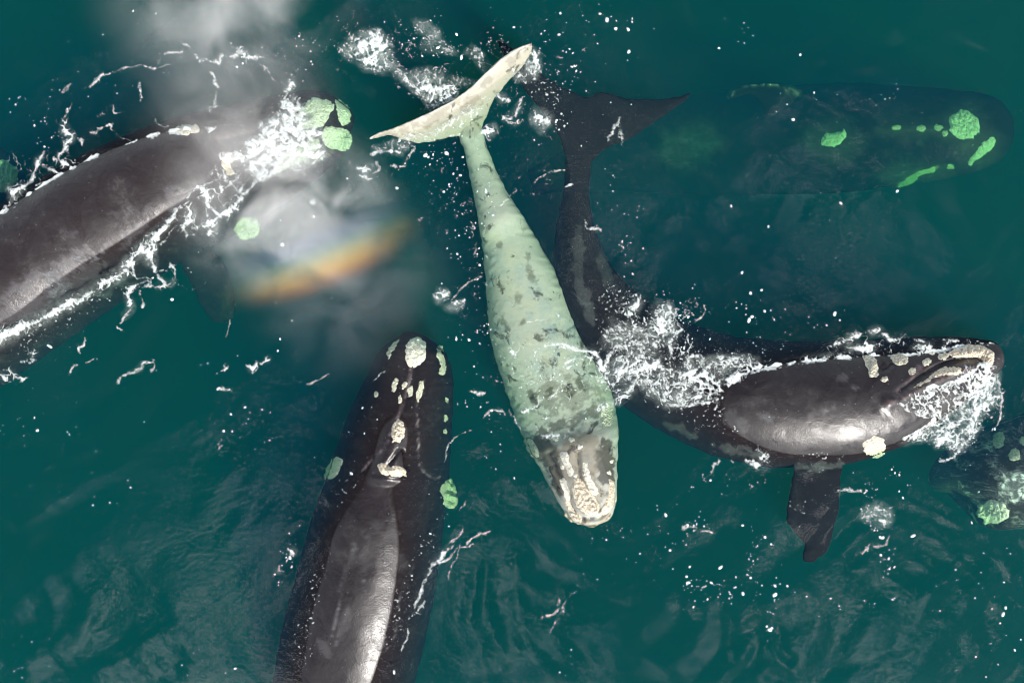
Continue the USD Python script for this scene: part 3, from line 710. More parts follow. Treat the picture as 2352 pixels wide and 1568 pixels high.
STREAKS = [A(s) for s in (
    [(1250, 1045, 1), (1100, 1065, 3), (960, 1090, 6), (860, 1110, 7), (780, 1125, 7), (700, 1145, 4), (660, 1135, 2)], [(1250, 1040, 1), (1190, 1025, 2), (1120, 1000, 1.2)],
    [(500, 1270, 1.5), (440, 1330, 1.8), (390, 1370, 2), (330, 1400, 3), (250, 1440, 3.5), (220, 1440, 4)],
    [(290, 1000, 2.5), (250, 1060, 4), (225, 1130, 3), (190, 1190, 3.5), (130, 1230, 4), (90, 1270, 7), (100, 1310, 6), (60, 1340, 3), (20, 1350, 1.5)],
    [(90, 1270, 4), (50, 1330, 3), (20, 1390, 2), (0, 1395, 2)], [(265, 1085, 2), (320, 1100, 2.5), (380, 1130, 3), (440, 1150, 2), (490, 1115, 2)],
    [(460, 670, 1.5), (440, 720, 2), (420, 790, 4), (430, 860, 4.5), (465, 890, 5), (440, 930, 5), (430, 960, 3), (400, 1020, 4), (390, 1050, 3)], [(440, 930, 3), (445, 980, 2), (460, 1010, 1)],
    [(390, 1050, 3), (440, 1080, 3.5), (490, 1100, 3), (530, 1150, 4), (545, 1190, 5), (540, 1215, 3), (500, 1235, 3), (430, 1220, 2.5), (380, 1215, 3), (335, 1220, 1)], [(545, 1190, 5), (580, 1170, 4.5), (625, 1170, 3)], [(235, 1205, 1), (290, 1212, 2.5)],
    [(220, 1440, 5), (215, 1390, 5), (180, 1350, 3.5), (160, 1330, 2)], [(220, 1440, 5), (170, 1470, 5), (110, 1480, 5), (60, 1460, 3), (20, 1440, 2)], [(110, 1480, 3), (80, 1430, 4), (70, 1390, 3), (100, 1350, 2)], [(110, 1480, 4), (130, 1530, 6), (150, 1550, 4), (100, 1568, 4)], [(0, 1500, 2), (60, 1520, 2), (110, 1550, 3)], [(0, 1450, 3), (30, 1420, 2)],
    [(545, 580, 2), (600, 545, 3), (650, 510, 3), (700, 485, 2.5), (770, 465, 1.2), (850, 445, .9), (930, 430, 1.5), (1000, 440, 3), (1050, 430, 1), (1130, 410, 1)], [(400, 610, 1.5), (440, 580, 2), (480, 550, 1)], [(1065, 352, 1.5), (1120, 345, 2), (1185, 340, 2.5)], [(1190, 285, 2), (1230, 310, 2), (1250, 325, 1)],
    [(1280, 365, 2.5), (1290, 390, 3), (1340, 385, 2), (1390, 400, 2.5), (1430, 410, 3), (1440, 375, 3), (1480, 380, 3), (1540, 365, 3), (1560, 340, 3), (1600, 360, 4), (1640, 385, 5), (1700, 380, 3), (1720, 375, 1)], [(1520, 305, 2), (1560, 320, 3), (1590, 345, 4), (1640, 390, 3)], [(1640, 390, 1.5), (1700, 430, 2), (1750, 470, 2.5), (1780, 500, 2), (1800, 530, 1)],
    [(1370, 470, 1.5), (1400, 490, 2), (1415, 540, 3), (1425, 575, 2)], [(1410, 600, 1), (1405, 650, 2), (1410, 690, 2.5), (1375, 690, 1.5), (1380, 720, 1)], [(915, 540, 1.5), (918, 600, 2.5), (905, 660, 1.5)], [(735, 690, 2.5), (745, 740, 2), (770, 740, 2.5)],
    [(600, 862, 2), (650, 845, 3), (700, 815, 2.5), (725, 805, 3), (740, 850, 2), (780, 890, 1.5), (850, 912, 1)], [(500, 900, 2), (525, 920, 3), (535, 940, 1)], [(1000, 740, 1), (1050, 810, 1.5), (1100, 830, .9)],
    [(1850, 660, 1.5), (1870, 610, 3), (1890, 570, 5), (1915, 550, 5), (1930, 560, 2)], [(1960, 640, 1.5), (1950, 680, 2), (1970, 700, 2), (1950, 760, 3.5), (1930, 790, 3)],
    [(1460, 1110, 2), (1490, 1180, 3.5), (1510, 1190, 5), (1480, 1215, 3), (1460, 1225, 1.5)], [(1510, 1190, 3), (1560, 1150, 2), (1610, 1110, 1.5)], [(1510, 1190, 3), (1540, 1230, 2), (1570, 1260, 3), (1590, 1200, 2)],
    [(1670, 1180, 4), (1620, 1240, 4), (1560, 1310, 4), (1520, 1350, 6), (1440, 1400, 5), (1400, 1380, 4), (1350, 1330, 5), (1340, 1260, 7), (1320, 1220, 7), (1280, 1220, 3), (1240, 1250, 2), (1215, 1310, 2)],
    [(1220, 1340, 7), (1230, 1400, 9), (1225, 1440, 8), (1200, 1480, 4), (1215, 1530, 4), (1210, 1560, 2)], [(1400, 1440, 5), (1380, 1490, 8), (1370, 1520, 4)], [(1440, 1400, 4), (1380, 1460, 5), (1320, 1480, 4), (1270, 1490, 3)], [(1350, 1360, 3), (1360, 1420, 5), (1370, 1480, 6)],
    [(1450, 1130, 1), (1440, 1160, 1.5), (1380, 1190, 1.5), (1320, 1215, 2), (1240, 1250, 2), (1200, 1330, 2.5), (1150, 1390, 4), (1080, 1470, 5), (1030, 1540, 6)],
)] + [B_(s) for s in (
    [(1200, 340, 2), (1120, 420, 4), (1060, 510, 6), (1000, 570, 6), (930, 640, 6), (860, 720, 7), (790, 790, 6), (700, 845, 5), (600, 905, 4), (520, 955, 6), (420, 1000, 7), (340, 1050, 7), (250, 1095, 6), (150, 1140, 8), (60, 1180, 9), (0, 1215, 8), (-60, 1240, 7)],
    [(990, 600, 9), (970, 650, 9), (985, 700, 6), (1010, 760, 4), (1000, 780, 2)], [(1010, 770, 2), (1080, 770, 2), (1120, 740, 3), (1140, 760, 3), (1140, 820, 3), (1100, 860, 4), (1030, 875, 3.5), (940, 890, 2.5)], [(1010, 780, 2), (1060, 830, 3), (1095, 860, 3)], [(880, 720, 4), (870, 770, 3), (890, 820, 1.5), (960, 825, 2), (990, 840, 3), (950, 885, 3)],
    [(960, 850, 2), (900, 860, 3.5), (860, 890, 4.5), (840, 940, 4), (850, 1000, 4.5), (830, 1050, 4), (800, 1110, 2)], [(770, 1150, 2.5), (800, 1165, 2)], [(925, 900, 1.5), (930, 960, 2), (925, 1010, 2)], [(1050, 600, 1.5), (1080, 570, 1.5), (1130, 510, 1.5)],
    [(180, 1280, 1), (200, 1310, 3.5), (230, 1310, 3), (200, 1340, 4), (240, 1360, 2)], [(140, 1370, 2.5), (180, 1345, 2.5)], [(550, 1210, 1.5), (545, 1245, 2.5), (510, 1280, 3.5), (520, 1300, 2)], [(20, 1420, 2.5), (60, 1420, 3), (90, 1460, 3.5), (130, 1480, 3), (190, 1465, 2)], [(10, 1450, 3), (40, 1480, 4)],
    [(450, 1445, 1.5), (480, 1415, 2), (510, 1390, 1)], [(570, 1370, 1), (640, 1340, 1.2)], [(770, 1540, 1), (800, 1460, 2.5), (850, 1440, 2.5), (900, 1410, 3.5), (935, 1380, 3), (1000, 1380, 2.5), (1010, 1400, 2), (990, 1430, 2.5)], [(1450, 1430, 3), (1480, 1410, 3.5)], [(1600, 1390, 2.5), (1650, 1400, 4), (1680, 1380, 2)], [(1700, 1390, 2), (1745, 1350, 4)], [(1440, 1545, 3), (1500, 1550, 3.5)],
    [(2030, 345, 2), (2050, 330, 4), (2055, 350, 2)], [(1480, 1200, 1), (1510, 1090, .8)],
)] + [C_(s) for s in (
    [(1180, 650, 3), (1160, 720, 4), (1110, 770, 4), (1060, 775, 3)], [(1080, 790, 3), (1140, 805, 3.5), (1190, 790, 2)], [(1290, 770, 8), (1330, 790, 9), (1365, 790, 5)], [(950, 860, 5), (990, 860, 7), (1030, 865, 3)], [(1030, 630, 3), (1060, 640, 5), (1090, 650, 3)],
    [(490, 960, 2), (440, 1030, 2.5), (390, 1090, 3), (330, 1090, 1.5)], [(390, 1000, 4), (280, 990, 3.5), (200, 1005, 2)], [(240, 1060, 2.5), (260, 1100, 2.5), (210, 1130, 1.5)], [(130, 1090, 4), (160, 1105, 5), (185, 1110, 2.5)], [(110, 1140, 1.5), (150, 1150, 5), (180, 1165, 4), (210, 1165, 2)],
    [(1745, 900, 2), (1780, 850, 3), (1810, 810, 2.5), (1830, 770, 1.5)], [(1830, 850, 1.5), (1840, 900, 3), (1835, 940, 2.5)], [(1270, 1190, 1.5), (1330, 1150, 2.5), (1390, 1120, 2.5), (1470, 1100, 1.5)], [(1480, 1230, 2), (1510, 1210, 3)], [(1040, 1340, 1), (1090, 1300, 2), (1130, 1260, 2), (1160, 1230, 1)],
    [(1590, 1440, 1.5), (1610, 1475, 2), (1650, 1490, 2.5), (1690, 1480, 2.5), (1700, 1510, 3)], [(1240, 290, 3), (1265, 360, 5), (1280, 430, 5), (1240, 480, 3)], [(150, 310, 6), (230, 260, 7), (270, 230, 3)], [(170, 400, 8), (220, 340, 9), (200, 290, 7)], [(540, 575, 5), (600, 580, 5), (680, 570, 4), (740, 620, 5)], [(700, 620, 4), (720, 680, 4), (760, 620, 3)],
)] + [D_(s) for s in (
    [(905, 340, 1.5), (905, 420, 1.5)], [(620, 690, 3), (650, 740, 8), (680, 750, 5)], [(740, 800, 8), (790, 790, 5), (810, 775, 2)], [(720, 770, 1), (790, 700, 1.5), (850, 660, 2), (900, 630, 2.5), (960, 600, 1)], [(870, 1490, 2.5), (920, 1500, 3.5), (970, 1500, 2.5)], [(1050, 1420, 2), (1100, 1430, 3)],
    [(1440, 1150, 2), (1520, 1130, 3.5), (1600, 1130, 4), (1680, 1160, 4.5), (1760, 1180, 4), (1840, 1200, 4.5), (1880, 1250, 4), (1900, 1320, 4)], [(1540, 890, 1.5), (1560, 930, 2)], [(1320, 950, 1), (1430, 945, 1.5)], [(1180, 1160, 3), (1200, 1210, 3)],
)] + [E_(s) for s in (
    [(890, 100, 3.5), (930, 150, 4.5), (960, 230, 5), (980, 200, 4), (1010, 130, 3.5), (1060, 60, 4), (1120, 45, 3)], [(660, 200, 2), (720, 160, 3), (800, 140, 3.5), (870, 140, 3)],
    [(900, 260, 3), (960, 330, 4), (1020, 350, 5), (1080, 320, 3), (1110, 280, 5), (1090, 240, 5), (1110, 220, 4), (1160, 250, 3), (1230, 240, 5), (1280, 210, 8), (1340, 190, 9), (1390, 190, 9)], [(980, 390, 3), (1010, 360, 3)],
    [(950, 540, 5), (1020, 490, 5), (1100, 450, 5), (1150, 400, 5), (1200, 350, 5), (1240, 290, 4)], [(1410, 150, 4), (1340, 150, 3)], [(500, 755, 3.5), (560, 745, 3.5), (620, 740, 2)], [(330, 555, 3), (390, 535, 3), (440, 530, 1)], [(220, 540, 1.5), (260, 610, 2), (320, 700, 1)], [(540, 450, 3), (600, 400, 2), (640, 350, 1)],
)] + [F_(s) for s in (
    [(280, 700, 5), (340, 680, 8), (400, 650, 10), (450, 640, 6), (480, 680, 4), (540, 700, 5), (600, 720, 5), (660, 740, 8), (700, 735, 9), (730, 770, 6), (800, 810, 5), (860, 840, 4), (930, 860, 4)], [(730, 770, 5), (790, 755, 5), (850, 770, 5), (920, 800, 5), (950, 780, 4)],
    [(960, 770, 3), (1040, 755, 5), (1110, 740, 6), (1170, 715, 7), (1230, 690, 7), (1290, 690, 5), (1360, 700, 6), (1440, 695, 6), (1520, 685, 6), (1590, 670, 5), (1640, 640, 5), (1720, 625, 5), (1800, 610, 4.5), (1880, 590, 4)], [(1150, 650, 7), (1200, 675, 8)], [(740, 310, 2), (790, 285, 3), (820, 245, 2.5), (815, 190, 1.5)],
    [(560, 980, 2), (640, 985, 3), (740, 975, 3.5), (850, 955, 3)], [(540, 700, 3), (545, 620, 3), (560, 560, 3), (555, 480, 6), (590, 420, 4), (640, 380, 3)], [(690, 680, 4), (700, 620, 4), (740, 590, 3), (790, 600, 2), (800, 660, 2)], [(20, 700, 5), (60, 620, 4), (130, 540, 3.5), (220, 510, 3.5), (330, 515, 2.5)], [(140, 740, 6), (170, 720, 6), (210, 690, 3)], [(200, 600, 2.5), (230, 575, 3), (265, 600, 2.5)],
    [(440, 260, 4), (470, 200, 5), (520, 190, 4), (550, 230, 4)], [(480, 380, 8), (460, 330, 9), (500, 290, 8), (540, 260, 6)], [(240, 240, 5), (290, 190, 6), (320, 140, 4)],
    [(885, 1490, 1.5), (900, 1450, 2), (930, 1420, 3)], [(1030, 1410, 3), (1060, 1420, 3)], [(1270, 1390, 4), (1300, 1370, 4), (1320, 1400, 3), (1300, 1420, 2)], [(1140, 1420, 2), (1180, 1440, 3.5), (1230, 1440, 3)], [(1220, 1330, 3), (1250, 1325, 4)],
)] + [G_(s) for s in (
    [(590, 610, 3), (640, 610, 5), (660, 670, 3)], [(780, 480, 5), (840, 470, 5), (900, 440, 5), (1000, 430, 5), (1100, 410, 6), (1200, 370, 6), (1290, 300, 8), (1340, 280, 8)], [(1330, 300, 8), (1320, 400, 9), (1310, 500, 8), (1250, 600, 7), (1210, 640, 5)], [(1380, 360, 2), (1415, 450, 2.5), (1425, 560, 2.5), (1400, 650, 2), (1360, 710, 1)],
    [(1290, 700, 1), (1220, 750, 3), (1180, 810, 3), (1120, 870, 3.5), (1070, 905, 3), (1015, 910, 2.5)], [(0, 320, 4), (140, 300, 4), (250, 265, 3.5), (330, 250, 2)], [(300, 170, 3), (380, 140, 4), (450, 100, 4), (520, 90, 2)], [(440, 180, 5), (500, 180, 6), (560, 185, 5)], [(540, 85, 3), (600, 75, 4.5), (660, 90, 3.5), (700, 130, 3), (750, 135, 3)],
    [(850, 180, 4), (920, 180, 6), (960, 185, 5)], [(1040, 205, 5), (1090, 130, 3), (1130, 130, 3)], [(860, 130, 3), (920, 140, 3)], [(600, 1230, 3), (650, 1240, 2)], [(640, 1310, 7), (650, 1320, 5)], [(345, 1120, 1.2), (420, 1112, 2.5), (500, 1112, 2.5)], [(520, 1280, 2), (560, 1270, 3), (600, 1260, 2)],
    [(790, 750, 8), (840, 720, 8), (880, 750, 6)], [(960, 560, 5), (980, 640, 5), (940, 700, 4)], [(1060, 640, 4), (1120, 680, 5), (1160, 640, 4), (1140, 580, 3)], [(860, 620, 4), (900, 600, 4), (960, 640, 3)], [(690, 540, 3), (680, 580, 5), (710, 610, 4)], [(1000, 820, 4), (1040, 770, 5), (1100, 790, 4)],
)] + [I_(s) for s in (
    [(460, 345, 1.5), (440, 390, 2.5), (400, 420, 2.5), (380, 470, 3), (320, 510, 3.5), (300, 560, 3.5), (250, 600, 3), (220, 660, 3.5), (190, 720, 2.5), (160, 790, 3.5), (130, 850, 3), (100, 920, 2)], [(540, 450, 1.5), (470, 465, 2.5), (410, 490, 2), (360, 550, 2), (320, 570, 2.5), (270, 590, 2.5)], [(650, 345, 1), (590, 375, 2), (510, 400, 1)], [(520, 400, 1.5), (480, 460, 2)],
    [(180, 860, 2), (150, 910, 3), (100, 970, 2.5), (80, 1000, 1.5)], [(65, 1060, 2), (40, 1150, 2.5), (0, 1220, 1.5)], [(1250, 810, 2.5), (1220, 870, 1.5), (1190, 940, 1.5)], [(1040, 990, 2), (1090, 970, 2.5), (1140, 950, 1.5), (1175, 840, 1)], [(1150, 1010, 1.5), (1120, 1050, 2), (1100, 1090, 1.5)], [(430, 200, 1), (470, 160, 1.5), (485, 140, 1)],  # includes sun glints on wave crests, laid in as white foam
)] + [J_(s) for s in ([(760, 1480, 5), (790, 1460, 6), (840, 1480, 6), (850, 1520, 6), (820, 1550, 5), (760, 1560, 4)], [(465, 1345, 2.5), (470, 1400, 2)], [(215, 520, 3), (245, 530, 5), (265, 550, 4)], [(150, 640, 3), (150, 680, 4)])] + \
    [[(u, v, w) for u, v, w in s] for s in ([(860, 870, 1), (886, 850, 1.2)], [(705, 880, 1), (760, 860, 1)], [(1025, 1330, 0.9), (1060, 1250, 1)], [(1080, 990, 1.5), (1040, 1010, 1.5), (1020, 1060, 1)], [(1110, 960, 2), (1140, 940, 2), (1160, 950, 1)])] + \
    [H_(s) for s in ([(390, 250, 1.5), (420, 210, 1.5), (440, 190, 3), (460, 140, 3), (485, 135, 2)], [(1210, 315, 1), (1290, 305, 2.5), (1350, 308, 2)], [(1360, 690, 2.5), (1390, 660, 2.5), (1410, 640, 1.5)], [(1440, 660, 1.2), (1500, 640, 2), (1530, 590, 1)], [(270, 540, 2), (320, 530, 3), (340, 540, 2)], [(370, 555, 2), (410, 550, 2.5), (440, 560, 2)], [(1380, 460, 2), (1440, 455, 3), (1500, 470, 3)], [(1470, 500, 6), (1495, 495, 6)])]

# outlines of broken water: (outline, pattern, strength)
CHURN = [
    (A([(1440, 1000), (1530, 1010), (1600, 970), (1660, 870), (1740, 770), (1830, 740), (1870, 650), (1990, 640), (1980, 760), (2060, 840), (2090, 920), (2110, 1000), (2000, 1080), (1940, 1100), (1830, 1090), (1780, 1130), (1700, 1150), (1650, 1080), (1560, 1040), (1470, 1070)]), .74),
    (A([(1440, 1000), (1500, 1000), (1560, 1000), (1650, 1010), (1760, 1050), (1820, 1090), (1740, 1140), (1680, 1140), (1640, 1080), (1560, 1045), (1470, 1060)]), .92),
    (A([(1690, 830), (1750, 770), (1830, 745), (1880, 780), (1900, 860), (1800, 850), (1740, 900), (1680, 980), (1620, 980)]), .72),
    (C_([(0, 330), (90, 250), (230, 230), (270, 230), (330, 330), (430, 450), (600, 430), (640, 520), (780, 600), (770, 680), (560, 690), (480, 610), (350, 470), (180, 450), (150, 380), (50, 370)]), .40),
    (C_([(90, 260), (180, 250), (270, 225), (300, 320), (330, 380), (260, 430), (160, 420), (150, 330), (60, 340)]), .60),
    (C_([(480, 160), (540, 140), (650, 190), (680, 280), (740, 330), (560, 330), (530, 260)]), .30), (C_([(820, 310), (900, 340), (980, 390), (1000, 440), (960, 460), (880, 400), (830, 350)]), .36),
    (C_([(720, 480), (800, 540), (900, 530), (880, 590), (740, 560)]), .40), (C_([(1150, 440), (1240, 300), (1290, 400), (1280, 500), (1200, 520), (1130, 500)]), .38),
    (C_([(370, 960), (380, 900), (560, 830), (700, 780), (880, 690), (900, 720), (720, 810), (600, 870), (480, 930), (420, 990), (250, 1010), (200, 1000)]), .38), (C_([(480, 590), (600, 560), (760, 610), (760, 680), (600, 690), (500, 640)]), .48),
    (F_([(440, 190), (500, 170), (560, 200), (580, 300), (570, 400), (460, 420), (410, 360)]), .50), (F_([(270, 740), (430, 700), (700, 760), (930, 870), (930, 930), (850, 960), (700, 980), (590, 985), (470, 930), (330, 850)]), .34),
    (F_([(640, 720), (760, 600), (1000, 600), (1150, 640), (1230, 680), (1100, 740), (950, 770), (800, 760)]), .34), (F_([(120, 380), (260, 330), (420, 400), (460, 560), (330, 620), (150, 580), (0, 480)]), .30), (F_([(160, 560), (420, 620), (460, 650), (300, 720), (60, 800), (0, 760)]), .40),
    (G_([(690, 530), (770, 470), (900, 430), (1060, 420), (1180, 370), (1330, 270), (1390, 330), (1425, 470), (1420, 560), (1330, 560), (1290, 620), (1220, 760), (1130, 850), (1000, 820), (880, 770), (780, 790), (770, 720), (820, 640), (700, 620), (600, 620)]), .40),
    (G_([(1200, 380), (1330, 280), (1370, 340), (1350, 480), (1300, 580), (1200, 600), (1180, 480)]), .62), (G_([(770, 720), (900, 680), (960, 760), (870, 780), (790, 800)]), .80),
    (G_([(480, 1290), (600, 1160), (700, 1190), (700, 1300), (640, 1340), (540, 1290)]), .28),
]
LACE = [
    (A([(0, 1000), (280, 960), (420, 780), (520, 880), (640, 1150), (500, 1270), (300, 1420), (150, 1560), (0, 1568)]), .30), (A([(1250, 1200), (1460, 1080), (1700, 1150), (1560, 1330), (1420, 1420), (1300, 1560), (1100, 1560)]), .42),
    (A([(0, 430), (400, 600), (460, 300), (900, 380), (860, 640), (700, 900), (400, 900), (150, 1000), (0, 1000)]), .13), (A([(900, 180), (1300, 280), (1800, 380), (2000, 130), (2352, 250), (2352, 450), (1900, 520), (1500, 450), (1000, 460)]), .17),
    (C_([(0, 60), (500, 60), (800, 200), (1000, 250), (1300, 260), (1640, 260), (1640, 460), (1300, 500), (1200, 700), (1500, 800), (1400, 950), (1000, 900), (300, 1150), (100, 1200), (0, 1000), (500, 760), (350, 560), (100, 450), (0, 420)]), .22),
    (C_([(450, 1050), (1000, 950), (1450, 1050), (1500, 1250), (1000, 1300), (900, 1568), (550, 1568)]), .20), (D_([(820, 140), (980, 150), (960, 220), (980, 330), (900, 370), (830, 310)]), .42), (D_([(560, 560), (1000, 560), (1050, 1050), (700, 900)]), .22), (D_([(1000, 1100), (1700, 1050), (1900, 1300), (1800, 1568), (1200, 1568)]), .24),
    (F_([(60, 0), (330, 90), (560, 180), (720, 140), (830, 220), (800, 300), (700, 340), (650, 420), (800, 360), (760, 500), (1060, 530), (1200, 640), (1100, 740), (950, 770), (700, 700), (480, 660), (200, 560), (0, 480), (120, 380)]), .44),
    (F_([(270, 740), (430, 700), (700, 760), (930, 870), (930, 930), (850, 960), (700, 980), (590, 985), (470, 930), (330, 850)]), .50), (F_([(0, 560), (500, 640), (400, 760), (100, 960), (0, 1000)]), .45), (F_([(500, 980), (850, 960), (1200, 1250), (1300, 1420), (1000, 1420), (700, 1200)]), .12),
    (G_([(690, 530), (1330, 270), (1425, 560), (1290, 620), (1130, 850), (880, 770), (780, 790), (600, 620)]), .52), (G_([(120, 280), (450, 60), (800, 60), (1100, 110), (1350, 160), (1300, 260), (1000, 220), (500, 260)]), .34), (H_([(600, 120), (900, 100), (900, 340), (600, 330), (300, 280)]), .20),
    (E_([(1000, 1390), (1060, 1330), (1110, 1310), (1080, 1400), (1060, 1450), (1010, 1420)]), .40), (E_([(150, 30), (700, 40), (900, 200), (800, 420), (400, 420), (300, 300), (200, 200)]), .26), (E_([(250, 420), (900, 420), (900, 560), (500, 800), (300, 640)]), .30), (I_([(1350, 280), (1600, 200), (1850, 350), (1800, 560), (1400, 500)]), .12), (K_([(1000, 200), (1300, 130), (1350, 300), (950, 520), (850, 500)]), .14), (K_([(1300, 880), (1440, 870), (1500, 1080), (1350, 1120)]), .18),
]
SPECKLE = [
    (B_([(0, 1230), (300, 1060), (520, 960), (760, 830), (830, 850), (700, 960), (450, 1110), (200, 1250), (0, 1330)]), .22), (F_([(850, 960), (920, 940), (980, 1020), (1050, 1120), (1180, 1180), (1320, 1220), (1480, 1250), (1330, 1250), (1150, 1210), (1040, 1150), (960, 1060), (880, 1000)]), .95), (F_([(1490, 1250), (1620, 1240), (1880, 1170), (1900, 1400), (1600, 1350)]), .66),
    (F_([(330, 850), (600, 985), (900, 960), (1100, 1200), (800, 1150), (500, 1000)]), .20), (F_([(270, 740), (930, 870), (850, 960), (590, 985), (330, 850)]), .40), (G_([(120, 740), (480, 680), (640, 650), (520, 880), (300, 880)]), .66), (G_([(690, 530), (1330, 270), (1425, 560), (1290, 620), (1130, 850), (880, 770), (780, 790), (600, 620)]), .45), (G_([(1060, 230), (1100, 190), (1200, 165), (1310, 175), (1370, 230), (1370, 290), (1340, 280), (1320, 215), (1200, 190), (1090, 230)]), .5),
    (A([(1640, 990), (1740, 760), (1870, 650), (1990, 640), (2060, 840), (2110, 1000), (1830, 1090), (1700, 1150)]), .44), (A([(1850, 480), (1990, 490), (1980, 660), (1860, 660)]), .36), (C_([(90, 260), (270, 225), (430, 450), (600, 430), (780, 600), (770, 680), (560, 690), (350, 470), (160, 420)]), .34), (C_([(1150, 440), (1250, 280), (1310, 400), (1420, 600), (1400, 680), (1250, 600)]), .32), (C_([(980, 240), (1060, 220), (1110, 300), (1040, 360)]), .3), (C_([(370, 960), (700, 780), (880, 690), (900, 720), (480, 930), (250, 1010)]), .36),
    (J_([(1080, 880), (1140, 700), (1240, 400), (1350, 380), (1300, 560), (1150, 800), (1090, 1300), (980, 1400)]), .26), (J_([(280, 1150), (420, 850), (500, 600), (640, 420), (600, 560), (480, 900), (430, 1150), (440, 1400), (330, 1400)]), .30), (F_([(60, 0), (560, 180), (830, 220), (700, 340), (760, 500), (1200, 640), (950, 770), (480, 660), (0, 480)]), .36), (E_([(150, 30), (900, 200), (800, 420), (400, 420)]), .18),
]

foam_rng = np.random.default_rng(21)


def build_foam():
    st = 1.1
    gu, gv = np.meshgrid(np.arange(-50, 2404, st), np.arange(-50, 1620, st))
    shape = gu.shape
    # the drifting water bends every line a little
    wu = gu + 9 * nz(gu / 70, gv / 70, 100) + 4 * nz(gu / 24, gv / 24, 101) + 2.2 * nz(gu / 9, gv / 9, 102)
    wv = gv + 9 * nz(gu / 70 + 50, gv / 70, 103) + 4 * nz(gu / 24 + 50, gv / 24, 104) + 2.2 * nz(gu / 9 + 50, gv / 9, 105)
    su, sv = gu + 3 * nz(gu / 24, gv / 24, 101) + 2.0 * nz(gu / 9, gv / 9, 102), gv + 3 * nz(gu / 24 + 50, gv / 24, 104) + 2.0 * nz(gu / 9 + 50, gv / 9, 105)
    S = np.vstack([polyline(s, 1.2) for s in STREAKS])
    d, k = cKDTree(S[:, :2]).query(np.stack([su.ravel(), sv.ravel()], 1), distance_upper_bound=60, workers=-1)
    d = d.reshape(shape); k = np.minimum(k.reshape(shape), len(S) - 1)
    w = S[k, 2]
    rag = fbm(gu / 11, gv / 11, 3, 110, 0.6)
    tear = nz(gu / 17, gv / 17, 115)
    fret = fbm(gu / 4.2, gv / 4.2, 2, 117, 0.6)
    line = w * (0.66 + 0.9 * rag + 0.5 * tear + 0.9 * fret) - np.minimum(d, 99)
    F = np.clip(line / 4.5, -1, 1)
    halo = np.exp(-(np.minimum(d, 99) / (2.2 * w + 4)) ** 2) * np.clip(w / 5, .2, 1)

    def cover(areas, soft=14.0):
        out = np.zeros(shape)
        for poly, s in areas:
            p = np.asarray(poly)[:, :2]
            i0, i1 = np.searchsorted(gu[0], [p[:, 0].min() - 25, p[:, 0].max() + 25])
            j0, j1 = np.searchsorted(gv[:, 0], [p[:, 1].min() - 25, p[:, 1].max() + 25])
            sl = np.s_[j0:j1:3, i0:i1:3]
            if gu[sl].size == 0:
                continue
            dd = depth_in(polyline(np.vstack([p, p[:1]]), 8.0)[:-1], wu[sl] + 10 * tear[sl], wv[sl] + 10 * rag[sl])
            val = s * smoothstep(-soft, soft, dd)
            full = np.repeat(np.repeat(val, 3, 0), 3, 1)[:j1 - j0, :i1 - i0]
            out[j0:j1, i0:i1] = np.maximum(out[j0:j1, i0:i1], full)
        return ndimage.gaussian_filter(out, 3)

    churn, lace, speck = cover(CHURN), cover(LACE, 22.0), cover(SPECKLE, 10.0)
    # closed white water with dark holes
    bill = np.abs(fbm(wu / 17, wv / 17, 4, 120, 0.6)) * 1.6
    fine = fbm(wu / 5.5, wv / 5.5, 3, 126, 0.6)
    F = np.maximum(F, np.where(churn > .02, np.clip((churn * 1.05 - bill - 0.16 + 0.30 * fine) * 3.2, -1, 1), -1))
    # threads: the walls between swirling cells
    lace = np.maximum(lace, 0.75 * halo)
    r1 = np.abs(nz(wu / 19, wv / 19, 130) + 0.45 * nz(wu / 8, wv / 8, 131))
    r2 = np.abs(nz(wu / 10 + 31, wv / 10, 132) + 0.4 * nz(wu / 4.5, wv / 4.5, 133))
    gate = 0.5 + 0.5 * fbm(gu / 26, gv / 26, 3, 134)
    on = lace * 1.5 * gate
    F = np.maximum(F, np.where(lace > .02, np.clip((0.30 * on - r1 - 0.05 * (1 - on)) * 11 + 0.25 * fine, -1, 1), -1))
    F = np.maximum(F, np.where(lace > .02, np.clip((0.26 * (on - .14) - r2) * 10, -1, 1), -1))
    # bubbles in fine grain
    grain = nz(gu / 3.1, gv / 3.1, 140) * 0.75 + nz(gu / 5.7, gv / 4.9, 141) * 0.45
    gate2 = 0.5 + 0.6 * fbm(wu / 16, wv / 16, 3, 142)
    F = np.maximum(F, np.where(speck > .02, np.clip((speck * gate2 * 1.08 + grain - 0.86) * 2.0, -1, 0.6), -1))
    # where the whales stand out of the water the foam only gathers at their edge
    sea = wave(*np.moveaxis(at(gu, gv, 0.0), -1, 0)[:2])
    skin = np.full(shape, -9.0)
    rimmed = np.zeros(shape, bool)
    for which, m in enumerate(herd):
        p = m.vertices[np.asarray(m.vertex_normals)[:, 2] > 0]
        u, v = chart(p)
        i, j = np.round((u - gu[0, 0]) / st).astype(int), np.round((v - gv[0, 0]) / st).astype(int)
        ok = (i >= 0) & (j >= 0) & (i < shape[1]) & (j < shape[0])
        one = np.full(shape, -9.0)
        np.maximum.at(one, (j[ok], i[ok]), p[ok, 2])
        one = ndimage.grey_closing(one, (5, 5))
        skin = np.maximum(skin, one)
        if which in (0, 2):
            rimmed |= (one > -5) & ((which == 0) | (gv < 905))
    rise = ndimage.gaussian_filter(np.where(skin > -5, skin, -0.6), 1.5) - sea
    rim = np.clip((0.046 * (0.6 + 1.3 * rag + 1.1 * tear) - np.abs(rise + 0.012)) * 40, -1, 1)
    F = np.maximum(F, np.where(ndimage.binary_dilation(rimmed, iterations=4), rim, -1))
